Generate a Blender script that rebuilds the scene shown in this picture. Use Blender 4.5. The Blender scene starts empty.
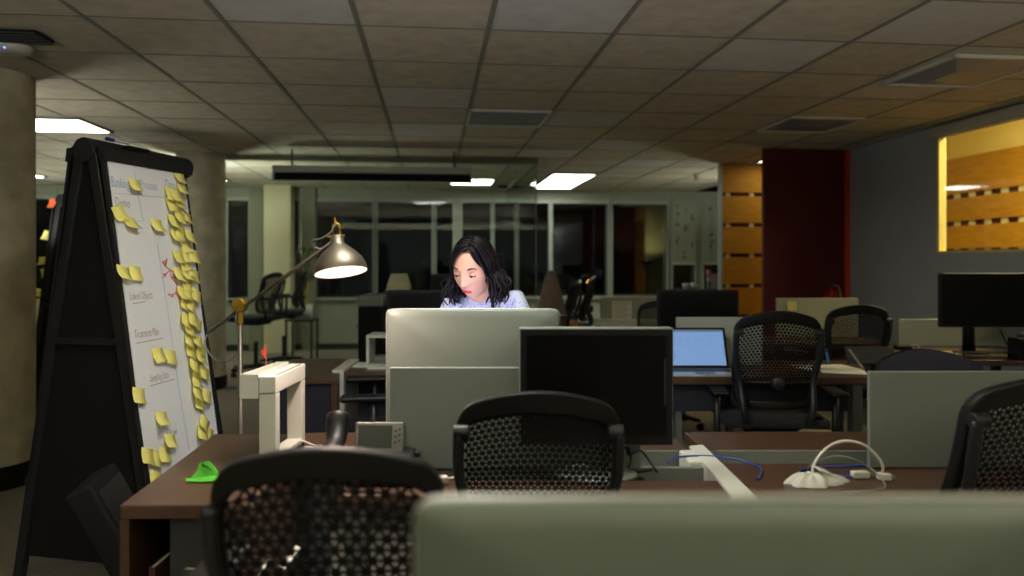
WORLD = 0.13
EXPO = 0.0
LAMP = 15.0
UP = 600.0
FARL = 12.0
NEARL = 32.0
SCR = 8.0
import bpy, bmesh, math, random
from mathutils import Vector, Matrix, Euler
random.seed(7)
PI = math.pi
F, CX, HY, CAMH = 740.0, 512.0, 262.0, 1.32
YAW = math.radians(6.17)
sc = bpy.context.scene
COL = sc.collection

def P(px, py, Z):
    return Vector(((px - CX) / F * Z, Z, CAMH - (py - HY) / F * Z))
def X_(px, Z): return (px - CX) / F * Z
def Zt(py, h=0.73): return (CAMH - h) * F / (py - HY)
def room(rx, ry):
    return (rx * math.cos(YAW) - ry * math.sin(YAW), rx * math.sin(YAW) + ry * math.cos(YAW))
def lin(c):
    return tuple((v / 12.92 if v <= 0.04045 else ((v + 0.055) / 1.055) ** 2.4) for v in (x / 255.0 for x in c))

# ------------------------------------------------------------------ materials
def mat(name, rgb, rough=0.6, metal=0.0, noise=0.0, scale=20.0, bump=0.0, spec=0.5, stretch=None, rgb2=None, sheen=0.0, coat=0.0):
    m = bpy.data.materials.new(name); m.use_nodes = True
    nt = m.node_tree; b = nt.nodes['Principled BSDF']
    c = lin(rgb)
    b.inputs['Base Color'].default_value = (*c, 1)
    b.inputs['Roughness'].default_value = rough
    b.inputs['Metallic'].default_value = metal
    b.inputs['Specular IOR Level'].default_value = spec
    b.inputs['Sheen Weight'].default_value = sheen
    b.inputs['Coat Weight'].default_value = coat
    if noise or bump or rgb2:
        tc = nt.nodes.new('ShaderNodeTexCoord'); n = nt.nodes.new('ShaderNodeTexNoise')
        n.inputs['Scale'].default_value = scale; n.inputs['Detail'].default_value = 6
        src = tc.outputs['Object']
        if stretch:
            mp = nt.nodes.new('ShaderNodeMapping'); mp.inputs['Scale'].default_value = stretch
            nt.links.new(src, mp.inputs['Vector']); src = mp.outputs['Vector']
        nt.links.new(src, n.inputs['Vector'])
        if noise or rgb2:
            r = nt.nodes.new('ShaderNodeValToRGB')
            c2 = lin(rgb2) if rgb2 else tuple(min(1, v * (1 + noise)) for v in c)
            c1 = c if rgb2 else tuple(v * (1 - noise) for v in c)
            r.color_ramp.elements[0].position = 0.35; r.color_ramp.elements[1].position = 0.65
            r.color_ramp.elements[0].color = (*c1, 1); r.color_ramp.elements[1].color = (*c2, 1)
            nt.links.new(n.outputs['Fac'], r.inputs['Fac']); nt.links.new(r.outputs['Color'], b.inputs['Base Color'])
        if bump:
            bp = nt.nodes.new('ShaderNodeBump'); bp.inputs['Strength'].default_value = bump; bp.inputs['Distance'].default_value = 0.01
            nt.links.new(n.outputs['Fac'], bp.inputs['Height']); nt.links.new(bp.outputs['Normal'], b.inputs['Normal'])
    return m
def emis(name, rgb, strength, lin_rgb=None):
    m = bpy.data.materials.new(name); m.use_nodes = True
    b = m.node_tree.nodes['Principled BSDF']
    c = lin_rgb or lin(rgb)
    b.inputs['Base Color'].default_value = (0.02, 0.02, 0.02, 1)
    b.inputs['Emission Color'].default_value = (*c, 1)
    b.inputs['Emission Strength'].default_value = strength
    return m
def glass_mat(name, tint=(0.9, 0.95, 0.92), ior=1.5, extra=0.0):
    m = bpy.data.materials.new(name); m.use_nodes = True
    nt = m.node_tree; nt.nodes.clear()
    o = nt.nodes.new('ShaderNodeOutputMaterial'); mx = nt.nodes.new('ShaderNodeMixShader')
    t = nt.nodes.new('ShaderNodeBsdfTransparent'); g = nt.nodes.new('ShaderNodeBsdfGlossy'); f = nt.nodes.new('ShaderNodeFresnel')
    t.inputs[0].default_value = (*tint, 1); g.inputs['Roughness'].default_value = 0.02; geo = nt.nodes.new('ShaderNodeNewGeometry'); io = nt.nodes.new('ShaderNodeMapRange'); io.inputs['To Min'].default_value = ior; io.inputs['To Max'].default_value = 1/ior
    nt.links.new(geo.outputs['Backfacing'], io.inputs['Value']); nt.links.new(io.outputs[0], f.inputs[0])
    ad = nt.nodes.new('ShaderNodeMath'); ad.operation = 'ADD'; ad.inputs[1].default_value = extra
    nt.links.new(f.outputs[0], ad.inputs[0])
    nt.links.new(ad.outputs[0], mx.inputs[0]); nt.links.new(t.outputs[0], mx.inputs[1]); nt.links.new(g.outputs[0], mx.inputs[2])
    nt.links.new(mx.outputs[0], o.inputs[0])
    return m

M = dict(
    ceil=mat('ceiling_tile', (182, 174, 152), 0.95, noise=0.10, scale=9, bump=0.25),
    ceil_pale=mat('ceiling_tile_newer', (190, 188, 178), 0.95, noise=0.06, scale=9, bump=0.2),
    tbar=mat('ceiling_tbar', (122, 122, 108), 0.6),
    carpet=mat('carpet', (116, 110, 96), 0.95, noise=0.25, scale=60, bump=0.5, stretch=(3, 0.6, 1)),
    concrete=mat('concrete', (176, 171, 148), 0.9, noise=0.18, scale=7, bump=0.6),
    greywall=mat('grey_wall', (182, 190, 198), 0.85, noise=0.03, scale=3),
    redwall=mat('dark_red_wall', (84, 12, 8), 0.75, noise=0.08, scale=60),
    rededge=mat('orange_red_edge', (210, 70, 22), 0.6),
    farwall=mat('far_wall', (146, 150, 132), 0.85, noise=0.03, scale=4),
    farwall2=mat('far_wall_grey', (128, 132, 110), 0.85, noise=0.04, scale=4),
    plaster=mat('plaster', (200, 196, 160), 0.85, noise=0.02, scale=4),
    creamwall=mat('cream_wall', (236, 220, 140), 0.85, noise=0.02, scale=3),
    frame=mat('window_frame', (150, 160, 150), 0.45),
    darkframe=mat('dark_frame', (40, 42, 40), 0.5),
    slat=mat('wood_slat', (178, 132, 20), 0.7, rgb2=(160, 114, 12), scale=5, stretch=(1, 1, 9)),
    slatgap=mat('slat_gap', (70, 12, 6), 0.7),
    wood=mat('walnut_desk', (78, 56, 43), 0.36, rgb2=(62, 44, 33), scale=14, stretch=(1, 8, 1), spec=0.5),
    woodedge=mat('walnut_edge', (66, 45, 33), 0.5),
    white=mat('white_powder_coat', (196, 198, 186), 0.42),
    offwhite=mat('offwhite_plastic', (190, 190, 178), 0.5),
    panel=mat('grey_divider', (102, 109, 102), 0.62, noise=0.02, scale=60),
    panel2=mat('pale_divider', (160, 168, 156), 0.6),
    standblack=mat('stand_black', (20, 21, 24), 0.5),
    aludark=mat('aluminium_dark', (84, 93, 84), 0.45, metal=0.2),
    alu=mat('aluminium', (106, 113, 105), 0.42, metal=0.2),
    leggrey=mat('grey_leg', (84, 86, 86), 0.5),
    alu_bright=mat('aluminium_bright', (206, 208, 200), 0.3, metal=0.6),
    steel=mat('brushed_nickel', (118, 110, 97), 0.46, metal=0.85, noise=0.05, scale=80),
    brass=mat('brass', (186, 148, 52), 0.32, metal=0.9),
    black=mat('black_plastic', (11, 11, 13), 0.45, spec=0.3),
    black2=mat('black_matte', (11, 11, 13), 0.8, spec=0.25),
    charcoal=mat('charcoal', (38, 41, 46), 0.5),
    chairframe=mat('chair_black', (10, 10, 11), 0.5, spec=0.3),
    chairmesh=mat('chair_mesh', (9, 9, 10), 0.8, spec=0.2),
    chairgrey=mat('chair_dark_grey', (24, 25, 28), 0.42, spec=0.35),
    cushion=mat('seat_fabric', (18, 19, 23), 0.95, noise=0.2, scale=120),
    navy=mat('navy_fabric', (22, 22, 36), 0.9, noise=0.15, scale=90, sheen=0.3),
    screen=mat('black_screen', (6, 6, 7), 0.30, spec=0.2),
    lcd=mat('phone_lcd', (36, 40, 31), 0.35, spec=0.3),
    keyplate=mat('phone_keypad', (30, 31, 33), 0.8, spec=0.2),
    phonegrey=mat('phone_silver', (92, 92, 86), 0.42, metal=0.2),
    key=mat('phone_key', (34, 35, 36), 0.5),
    board=mat('whiteboard_surface', (234, 235, 232), 0.28, noise=0.02, scale=3),
    note=mat('yellow_note', (248, 240, 140), 0.8, rgb2=(240, 230, 122), scale=30),
    note_back=mat('note_orange', (240, 110, 50), 0.8),
    blueink=mat('blue_ink', (124, 156, 192), 0.7),
    blueline=mat('blue_line', (168, 188, 208), 0.7),
    redink=mat('red_ink', (206, 50, 46), 0.7),
    brownink=mat('brown_ink', (146, 114, 110), 0.7),
    paper=mat('paper', (214, 214, 204), 0.85),
    yellowpaper=mat('yellow_paper', (206, 196, 120), 0.85),
    green=mat('green_paper', (84, 176, 52), 0.6, rgb2=(66, 156, 42), scale=18),
    leaf=mat('leaf', (60, 84, 42), 0.6),
    stem=mat('plant_stem', (150, 136, 92), 0.8),
    pot=mat('white_pot', (190, 196, 186), 0.5),
    redflag=mat('red_flag', (176, 56, 36), 0.7),
    bluecable=mat('blue_cable', (36, 58, 128), 0.45),
    whitecable=mat('white_cable', (206, 202, 186), 0.45),
    greycable=mat('grey_cable', (120, 120, 112), 0.45),
    skin=mat('skin', (220, 164, 138), 0.5, noise=0.03, scale=30),
    hair=mat('dark_hair', (14, 8, 15), 0.45, noise=0.3, scale=40, spec=0.22),
    brow=mat('eyebrow', (52, 34, 32), 0.8),
    eyewhite=mat('eye_white', (220, 214, 210), 0.3),
    iris=mat('iris', (44, 28, 22), 0.2),
    lips=mat('lips', (206, 62, 72), 0.35),
    trousers=mat('trousers', (34, 36, 48), 0.85),
    extred=mat('extinguisher_red', (150, 22, 16), 0.35),
    jacket=mat('taupe_jacket', (140, 124, 112), 0.95, noise=0.1, scale=20, bump=0.4),
    cream=mat('cream_jacket', (200, 200, 164), 0.95, noise=0.08, scale=20),
    cardboard=mat('cardboard', (150, 108, 66), 0.85),
    pane=glass_mat('window_glass', (0.70, 0.74, 0.72), 1.45, 0.02),
    sidepane=glass_mat('side_window_glass', (0.97, 0.97, 0.95), 1.45, 0.02),
    partition=glass_mat('partition_glass', (0.96, 0.985, 0.96), 1.25),
    blueoff=mat('unlit_diffuser', (118, 124, 134), 0.35, noise=0.05, scale=3),
    lit=emis('lit_diffuser', None, FARL, (1.0, 1.0, 0.88)),
    litfar=emis('lit_diffuser_far', None, FARL, (1.0, 1.0, 0.88)),
    litnear=emis('lit_diffuser_near', None, NEARL, (1.0, 0.98, 0.90)),
    litrecess=emis('lit_diffuser_recess', None, 5.0, (1.0, .84, .56)),
    litwarm=emis('lit_diffuser_warm', None, 38.0, (1.0, 0.84, 0.46)),
    bulb=emis('bulb', None, 40.0, (1.0, 0.80, 0.72)),
    fillbulb=emis('fill_bulb', None, 4.0, (1.0, 0.95, 0.85)),
    led=emis('blue_led', None, 6.0, (0.1, 0.2, 1.0)),
    street=emis('street_lamp', None, 8.0, (1.0, 0.42, 0.05)),
    shadein=mat('shade_inside', (236, 226, 216), 0.6),
)
# shirt: fine woven check
def shirt_mat():
    m = mat('shirt', (196, 202, 226), 0.85)
    nt = m.node_tree; b = nt.nodes['Principled BSDF']
    tc = nt.nodes.new('ShaderNodeTexCoord'); v = nt.nodes.new('ShaderNodeTexVoronoi'); v.inputs['Scale'].default_value = 150
    r = nt.nodes.new('ShaderNodeValToRGB'); r.color_ramp.elements[0].position = 0.28; r.color_ramp.elements[1].position = 0.42
    r.color_ramp.elements[0].color = (*lin((130, 140, 186)), 1); r.color_ramp.elements[1].color = (*lin((206, 210, 230)), 1)
    nt.links.new(tc.outputs['Object'], v.inputs['Vector']); nt.links.new(v.outputs['Distance'], r.inputs['Fac']); nt.links.new(r.outputs['Color'], b.inputs['Base Color'])
    return m
M['shirt'] = shirt_mat()
def screen_mat(name, base, strength):
    return emis(name, None, strength, base)
M['laptopscreen'] = screen_mat('laptop_screen', (0.20, 0.36, 0.66), 0.85)
M['laptopicon'] = screen_mat('laptop_screen_grey', (0.16, 0.27, 0.52), 0.9)
M['laptopbar'] = screen_mat('laptop_screen_bar', (0.10, 0.14, 0.22), 0.9)
M['imacscreen'] = screen_mat('desktop_screen', (0.72, 0.74, 1.0), SCR)

# ------------------------------------------------------------------ mesh builder
class MB:
    def __init__(s): s.bm = bmesh.new(); s.mi = 0
    def _f(s, vs):
        try:
            f = s.bm.faces.new(vs); f.material_index = s.mi; return f
        except ValueError: return None
    def box(s, c, size, rot=None, m=None):
        c = Vector(c); hx, hy, hz = (v / 2 for v in size)
        R = Euler(rot).to_matrix() if rot is not None else Matrix.Identity(3)
        vs = []
        for x, y, z in ((-1,-1,-1),(1,-1,-1),(1,1,-1),(-1,1,-1),(-1,-1,1),(1,-1,1),(1,1,1),(-1,1,1)):
            p = R @ Vector((x*hx, y*hy, z*hz)) + c
            vs.append(s.bm.verts.new(m @ p if m else p))
        for q in ((3,2,1,0),(4,5,6,7),(0,1,5,4),(1,2,6,5),(2,3,7,6),(3,0,4,7)): s._f([vs[i] for i in q])
        return s
    def b2(s, x0, x1, y0, y1, z0, z1):
        return s.box(((x0+x1)/2, (y0+y1)/2, (z0+z1)/2), (abs(x1-x0), abs(y1-y0), abs(z1-z0)))
    def prism(s, pts, z0, z1):           # polygon in xy extruded in z
        lo = [s.bm.verts.new((p[0], p[1], z0)) for p in pts]; hi = [s.bm.verts.new((p[0], p[1], z1)) for p in pts]
        s._f(lo[::-1]); s._f(hi); n = len(pts)
        for i in range(n): s._f([lo[i], lo[(i+1)%n], hi[(i+1)%n], hi[i]])
        return s
    def prism_v(s, pts, d):             # 3D polygon extruded by vector d
        d = Vector(d); lo = [s.bm.verts.new(Vector(p)) for p in pts]; hi = [s.bm.verts.new(Vector(p) + d) for p in pts]
        s._f(lo[::-1]); s._f(hi); n = len(pts)
        for i in range(n): s._f([lo[i], lo[(i+1)%n], hi[(i+1)%n], hi[i]])
        return s
    def tube(s, pts, r, n=10, cap=True, flat=1.0):
        pts = [Vector(p) for p in pts]; rs = r if isinstance(r, (list, tuple)) else [r] * len(pts)
        rings = []; prev = None
        for i, p in enumerate(pts):
            t = (pts[min(i+1, len(pts)-1)] - pts[max(i-1, 0)])
            if t.length < 1e-9: t = Vector((0,0,1))
            t.normalize()
            if prev is None:
                a = Vector((0,0,1)) if abs(t.z) < 0.9 else Vector((1,0,0))
                u = t.cross(a).normalized()
            else:
                u = (prev - t * prev.dot(t)); u = u.normalized() if u.length > 1e-6 else t.orthogonal().normalized()
            prev = u; w = t.cross(u)
            rings.append([s.bm.verts.new(p + (u * math.cos(2*PI*k/n) + w * math.sin(2*PI*k/n) * flat) * rs[i]) for k in range(n)])
        for a, b in zip(rings, rings[1:]):
            for k in range(n): s._f([a[k], a[(k+1)%n], b[(k+1)%n], b[k]])
        if cap: s._f(rings[0][::-1]); s._f(rings[-1])
        return s
    def cyl(s, p0, p1, r, n=20, r1=None): return s.tube([p0, p1], [r, r if r1 is None else r1], n)
    def lathe(s, prof, c=(0,0,0), n=32, m=None, close=False):
        c = Vector(c); rings = []
        for r, z in prof:
            ring = []
            for k in range(n):
                p = Vector((max(r, 1e-4)*math.cos(2*PI*k/n), max(r, 1e-4)*math.sin(2*PI*k/n), z)) 
                p = (m @ p) if m else p
                ring.append(s.bm.verts.new(p + c))
            rings.append(ring)
        for a, b in zip(rings, rings[1:]):
            for k in range(n): s._f([a[k], a[(k+1)%n], b[(k+1)%n], b[k]])
        if close: s._f(rings[0][::-1]); s._f(rings[-1])
        return s
    def ball(s, c, r, n=14, sc_=(1,1,1), m=None):
        c = Vector(c); rings = []
        for i in range(1, n):
            th = PI*i/n
            rings.append([( math.sin(th)*math.cos(2*PI*k/(n*2)), math.sin(th)*math.sin(2*PI*k/(n*2)), math.cos(th)) for k in range(n*2)])
        def v(d):
            p = Vector((d[0]*r*sc_[0], d[1]*r*sc_[1], d[2]*r*sc_[2]))
            return s.bm.verts.new((m @ p if m else p) + c)
        R = [[v(d) for d in ring] for ring in rings]; top = v((0,0,1)); bot = v((0,0,-1)); N = n*2
        for k in range(N):
            s._f([top, R[0][k], R[0][(k+1)%N]]); s._f([bot, R[-1][(k+1)%N], R[-1][k]])
        for a, b in zip(R, R[1:]):
            for k in range(N): s._f([a[k], b[k], b[(k+1)%N], a[(k+1)%N]])
        return s
    def grid(s, fn, nu, nv, closed_u=False):
        V = [[s.bm.verts.new(fn(i/(nu), j/(nv))) for j in range(nv+1)] for i in range(nu if closed_u else nu+1)]
        L = len(V)
        for i in range(nu):
            for j in range(nv): s._f([V[i][j], V[(i+1)%L][j], V[(i+1)%L][j+1], V[i][j+1]])
        return s
    def build(s, name, mats, parent=None, bevel=0, seg=2, smooth=None, solid=0, sub=0, loc=None, rot=None, fix=True):
        if fix: bmesh.ops.recalc_face_normals(s.bm, faces=s.bm.faces)
        me = bpy.data.meshes.new(name); s.bm.to_mesh(me); s.bm.free()
        o = bpy.data.objects.new(name, me); COL.objects.link(o)
        for m in (mats if isinstance(mats, (list, tuple)) else [mats]): me.materials.append(m)
        if parent: o.parent = parent
        if loc is not None: o.location = loc
        if rot is not None: o.rotation_euler = rot
        if smooth:
            for p in me.polygons: p.use_smooth = True
        if solid:
            md = o.modifiers.new('solid', 'SOLIDIFY'); md.thickness = solid; md.offset = 0
        if bevel:
            md = o.modifiers.new('bevel', 'BEVEL'); md.width = bevel; md.segments = seg; md.limit_method = 'ANGLE'; md.angle_limit = math.radians(40)
            for p in me.polygons: p.use_smooth = True
            md.harden_normals = False
            w = o.modifiers.new('wn', 'WEIGHTED_NORMAL')
        if sub:
            md = o.modifiers.new('sub', 'SUBSURF'); md.levels = sub; md.render_levels = sub
        return o

def thing(name, label, cat, loc=(0,0,0), rz=0, group=None):
    o = bpy.data.objects.new(name, None); COL.objects.link(o); o.empty_display_size = 0.1
    o.location = loc; o.rotation_euler = (0, 0, rz); o['label'] = label; o['category'] = cat
    if group: o['group'] = group
    return o
def tag(o, label, cat, group=None):
    o['label'] = label; o['category'] = cat
    if group: o['group'] = group
    return o
def struct(o):
    o['kind'] = 'structure'; return o
KIDS = {}
def dup(root, loc, rz, label, group=None, dz=0.0, raise_names=()):
    def cp(o, parent):
        c = o.copy(); COL.objects.link(c)
        if parent: c.parent = parent
        for ch in [x for x in list(bpy.data.objects) if x.parent == o]: 
            k = cp(ch, c)
            if parent is None and dz and k.name.split('.')[0] in raise_names: k.location.z += dz
        return c
    r = cp(root, None); r.location = loc; r.rotation_euler = (0, 0, rz); r['label'] = label
    if group: r['group'] = group
    elif 'group' in r: del r['group']
    return r
def smooth_path(pts, k=6):
    pts = [Vector(p) for p in pts]; out = []
    for i in range(len(pts)-1):
        p0 = pts[max(i-1,0)]; p1 = pts[i]; p2 = pts[i+1]; p3 = pts[min(i+2,len(pts)-1)]
        for j in range(k):
            t = j/k
            out.append(0.5*((2*p1)+(p2-p0)*t+(2*p0-5*p1+4*p2-p3)*t*t+(3*p1-p0-3*p2+p3)*t**3))
    out.append(pts[-1]); return out

# ------------------------------------------------------------------ camera, world
cam = bpy.data.cameras.new('camera'); co = bpy.data.objects.new('camera', cam); COL.objects.link(co)
co.location = (0, 0, CAMH); co.rotation_euler = (PI/2, 0, 0)
cam.sensor_width = 36; cam.lens = F*36/1024; cam.shift_y = -26/1024; cam.clip_start = 0.05
cam.dof.use_dof = True; cam.dof.focus_distance = 2.75; cam.dof.aperture_fstop = 1.7
sc.camera = co
w = bpy.data.worlds.new('world'); sc.world = w; w.use_nodes = True
nt = w.node_tree; bg = nt.nodes['Background']
tc = nt.nodes.new('ShaderNodeTexCoord'); sx = nt.nodes.new('ShaderNodeSeparateXYZ'); rp = nt.nodes.new('ShaderNodeValToRGB')
nt.links.new(tc.outputs['Generated'], sx.inputs[0])
mr = nt.nodes.new('ShaderNodeMapRange'); mr.inputs['From Min'].default_value = 0.15; mr.inputs['From Max'].default_value = -0.35
nt.links.new(sx.outputs['Y'], mr.inputs['Value']); nt.links.new(mr.outputs[0], rp.inputs['Fac'])
rp.color_ramp.elements[0].color = (0.006, 0.006, 0.008, 1); rp.color_ramp.elements[1].color = (0.72, 0.78, 0.72, 1)
nt.links.new(rp.outputs['Color'], bg.inputs['Color']); bg.inputs['Strength'].default_value = WORLD
sc.view_settings.view_transform = 'Standard'; sc.view_settings.look = 'None'; sc.view_settings.gamma = 1; sc.view_settings.exposure = EXPO
sc.view_settings.use_curve_mapping = False
sc.cycles.use_denoising = True; sc.cycles.max_bounces = 8; sc.cycles.transparent_max_bounces = 16; sc.cycles.sample_clamp_indirect = 4.0
sc.cycles.caustics_reflective = False; sc.cycles.caustics_refractive = False

# ------------------------------------------------------------------ room shell
CEIL = 2.44
RZ = (0, 0, YAW)
GX0, GW, GY0, GD = 0.270, 0.616, 3.56, 0.615
holes = [(-5, 5, 'cell')]
def rxk(k): return GX0 + GW*k
def ryk(k): return GY0 + GD*k
# fixtures (rx0, rx1, ry0, ry1, material, label)
fix = [
 (rxk(-6)-.0, rxk(-5)+.10, 6.06, 6.68, 'lit', 'lit square ceiling light above the flip whiteboard, beside the concrete column'),
 (rxk(0), rxk(1), 5.405, 6.02, 'off', 'unlit recessed ceiling light near the middle of the ceiling'),
 (rxk(4), rxk(5), 5.405, 6.02, 'off', 'unlit recessed ceiling light in front of the dark red wall'),
 (rxk(4)+.06, rxk(5)+.06, 3.70, 4.36, 'off', 'unlit recessed ceiling light nearest the yellow lit window'),
 (1.50, 2.08, 9.2, 11.0, 'far', 'long lit ceiling light beyond the glass partition edge, right of the woman'),
 (0.25, 0.85, 9.9, 10.6, 'far', 'lit ceiling light behind the projector screen case'),
 (-3.45, -2.75, 9.8, 10.5, 'far', 'lit ceiling light beyond the glass just right of the far column'),
 (-5.75, -5.0, 9.7, 10.3, 'far', 'lit ceiling light far away above the small whiteboard stand'),
 (-4.3, -3.7, 7.4, 8.0, 'far', 'lit ceiling light hidden behind the near column side'),
]
fix.pop()
fix += [(rxk(-1), rxk(0), ryk(-3), ryk(-2), 'near', 'lit ceiling light above the credenza and floor lamp, over the picture edge'), (3.56, 4.02, 7.3, 7.9, 'warm', 'warm ceiling light in the recess behind the dark red wall')]
def in_fix(x, y):
    return any(f[0]-.01 < x < f[1]+.01 and f[2]-.01 < y < f[3]+.01 for f in fix)
mb = MB()
xs = [rxk(k) for k in range(-12, 9)]; ys = [ryk(k) for k in range(-10, 14)]
XA, XB, YA, YB = -7.2, 4.14, -2.6, 11.4
xs = [XA] + [x for x in xs if XA < x < XB] + [XB]; ys = [YA] + [y for y in ys if YA < y < YB] + [YB]
random.seed(3)
for i in range(len(xs)-1):
    for j in range(len(ys)-1):
        x0, x1, y0, y1 = xs[i], xs[i+1], ys[j], ys[j+1]
        pale = (abs((x0+x1)/2-rxk(2)-.3) < .2 and abs((y0+y1)/2-3.85) < .2)
        mb.mi = 1 if (pale or random.random() < 0.10) else 0
        dz = random.uniform(0, 0.0035)
        # cut out a hole for light fixtures by skipping tiles fully covered
        mb.b2(x0, x1, y0, y1, CEIL + dz, CEIL + 0.06)
mb.mi = 2
for x in xs: mb.b2(x-.012, x+.012, YA, YB, CEIL-.0025, CEIL+.001)
for y in ys: mb.b2(XA, XB, y-.008, y+.008, CEIL-.001, CEIL+.001)
struct(mb.build('ceiling', [M['ceil'], M['ceil_pale'], M['tbar']], rot=RZ))
struct(MB().b2(XA, 9, YA, 30, -0.1, 0).build('floor', M['carpet'], rot=RZ))
struct(MB().b2(XA-.1, XA, YA, YB, 0, CEIL+.06).build('wall_left', M['farwall2'], rot=RZ))
# fixtures
for x0, x1, y0, y1, kind, lab in fix:
    cx_, cy_ = (x0+x1)/2, (y0+y1)/2; wx, wy = (x1-x0)/2, (y1-y0)/2
    t = thing('ceiling_light', lab, 'ceiling light', (*room(cx_, cy_), CEIL-.006), YAW)
    m = MB()
    for q in ((-wx, -wx+.022, -wy, wy), (wx-.022, wx, -wy, wy), (-wx, wx, -wy, -wy+.022), (-wx, wx, wy-.022, wy)):
        m.b2(*q, -.012, .006)
    m.build('frame', M['tbar'] if kind != 'off' else M['offwhite'], t)
    if kind == 'off':
        d = MB(); a, b = wx-.022, wy-.022; h = .0
        # shallow sloped reflector
        p = [(-a,-b,-.001),(a,-b,-.001),(a,b,-.001),(-a,b,-.001)]; q = [(-a*.45,-b*.35,-.03),(a*.45,-b*.35,-.03),(a*.45,b*.35,-.03),(-a*.45,b*.35,-.03)]
        vp = [d.bm.verts.new(v) for v in p]; vq = [d.bm.verts.new(v) for v in q]
        for i in range(4): d._f([vp[i], vp[(i+1)%4], vq[(i+1)%4], vq[i]])
        d._f(vq); d.build('diffuser', M['blueoff'], t)
    else:
        MB().b2(-wx+.02, wx-.02, -wy+.02, wy-.02, -.008, .003).build('diffuser', M['lit'] if kind == 'lit' else M['litnear'] if kind == 'near' else M['litrecess'] if kind == 'warm' else M['litfar'], t)

# right wall with interior window: opening ry 3.2..5.69, z 1.40..2.33
WX = 4.14
def wall_with_hole(name, m, x0, x1, y0, y1, hy0, hy1, hz0, hz1, ztop):
    b = MB(); b.b2(x0, x1, y0, hy0, 0, ztop); b.b2(x0, x1, hy1, y1, 0, ztop); b.b2(x0, x1, hy0, hy1, 0, hz0); b.b2(x0, x1, hy0, hy1, hz1, ztop)
    return struct(b.build(name, m, rot=RZ))
wall_with_hole('wall_right', M['greywall'], WX, WX+.05, -2.6, 7.4, 2.6, 5.69, 1.392, 2.34, CEIL+.06)
b = MB()
b.b2(WX-.004, WX+.06, 5.66, 5.69, 1.392, 2.34).b2(WX-.004, WX+.06, 2.6, 2.63, 1.392, 2.34).b2(WX-.004, WX+.06, 2.6, 5.69, 1.392, 1.41)
wf = struct(b.build('window_0', M['creamwall'], rot=RZ))
MB().b2(WX+.02, WX+.026, 2.63, 5.66, 1.41, 2.34).build('pane', M['sidepane'], wf)
t = thing('roller_blind_case', 'long grey roller blind case above the yellow lit window', 'blind case', (*room(WX-.036, 4.10), 2.36), YAW)
MB().b2(-.034, .034, -1.60, 1.60, -.015, .06).build('case', M['offwhite'], t, bevel=.012)
MB().b2(-.010, .006, -1.58, 1.58, -.03, -.016).build('bottom_bar', M['offwhite'], t)
# room beyond: cream walls, slatted wood wall
BX = 5.95
struct(MB().b2(WX+.05, 8.0, 1.0, 8.6, 3.0, 3.1).build('ceiling_side_room', M['creamwall'], rot=RZ))
b = MB(); b.b2(BX+.08, BX+.2, 1.0, 8.6, 0, 3.1).b2(WX+.05, BX+.2, 8.5, 8.6, 0, 3.1).b2(WX+.05, BX+.2, 1.0, 1.1, 0, 3.1).b2(WX+.052, WX+.06, 1.0, 8.6, 2.42, 3.1)
struct(b.build('wall_side_room', M['creamwall'], rot=RZ))
# slatted wood cladding in the side room
t = thing('wood_slat_cladding', 'long yellow lit wood slat cladding seen through the interior window', 'wood cladding', (*room(BX+.02, 4.8), 0), YAW)
MB().b2(.0, .05, -3.6, 3.6, 0.01, 2.50).build('backing', M['slatgap'], t)
zt = 2.50; zs = []
edges = [2.50, 2.07, 1.757, 1.445, 1.133, 0.82, 0.51, 0.20]
for i in range(len(edges)-1):
    top = edges[i] - (0.0 if i == 0 else 0.028); bot = edges[i+1] + 0.028
    MB().b2(-.03, -.001, -3.6, 3.6, bot, top).build('slat_board', M['slat'], t, bevel=.003)
m = MB()
for e in edges[1:]:
    for k in range(-15, 16): m.b2(-.012, 0, k*.235-.045, k*.235+.045, e-.027, e+.027)
m.build('spacer', M['plaster'], t)['kind'] = 'stuff'
t = thing('ceiling_light', 'warm ceiling light in the side room seen as glow through the window', 'ceiling light', (*room(5.1, 4.9), 2.995), YAW)
MB().b2(-.34, .34, -1.2, 1.2, -.03, 0).build('frame', M['offwhite'], t)
MB().b2(-.31, .31, -1.17, 1.17, -.04, -.031).build('diffuser', M['litwarm'], t)

# red wall facing the camera + its orange end
ry_red = 6.98
xr0, xr1 = (764-CX)/F, (857-CX)/F
def rx_at(px, ry):   # room x where the pixel column meets plane ry
    t_ = (px-CX)/F; Z = ry/(math.cos(YAW) - t_*math.sin(YAW)); return t_*Z*math.cos(YAW) + Z*math.sin(YAW)
a0, a1 = rx_at(764, ry_red), WX
struct(MB().b2(a0, a1, ry_red, ry_red+.05, 0, CEIL).build('wall_red', M['redwall'], rot=RZ))
MBt = MB().b2(a1-.05, a1-.001, ry_red-.02, ry_red, 0, CEIL-.01).build('trim_0', M['rededge'], rot=RZ); struct(MBt)
# wooden slat wall behind it
ry_s = 8.05; s0 = rx_at(722, ry_s); SW = 4.10 - s0
t = thing('wood_slat_screen', 'wood slat screen with dark red gaps behind the dark red wall', 'wood screen', (*room(s0, ry_s), 0), YAW)
MB().b2(.012, SW, .03, .09, 0, CEIL-.01).build('backing', M['slatgap'], t)
for i in range(7):
    e0 = 2.43 - i*.345 - (.0 if i == 0 else .022); e1 = max(2.43 - (i+1)*.345 + .022, .02)
    MB().b2(.01, SW, 0, .03, e1, e0).build('slat_board', M['slat'], t, bevel=.003)
m = MB()
for i in range(1, 7):
    for k in (.05, .33, .62): m.b2(k, k+.05, .012, .03, 2.43-i*.345-.022, 2.43-i*.345+.022)
m.build('spacer', M['plaster'], t)
MB().b2(-.012, .01, -.005, .095, 0, CEIL-.008).build('edge_trim', M['frame'], t)

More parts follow.
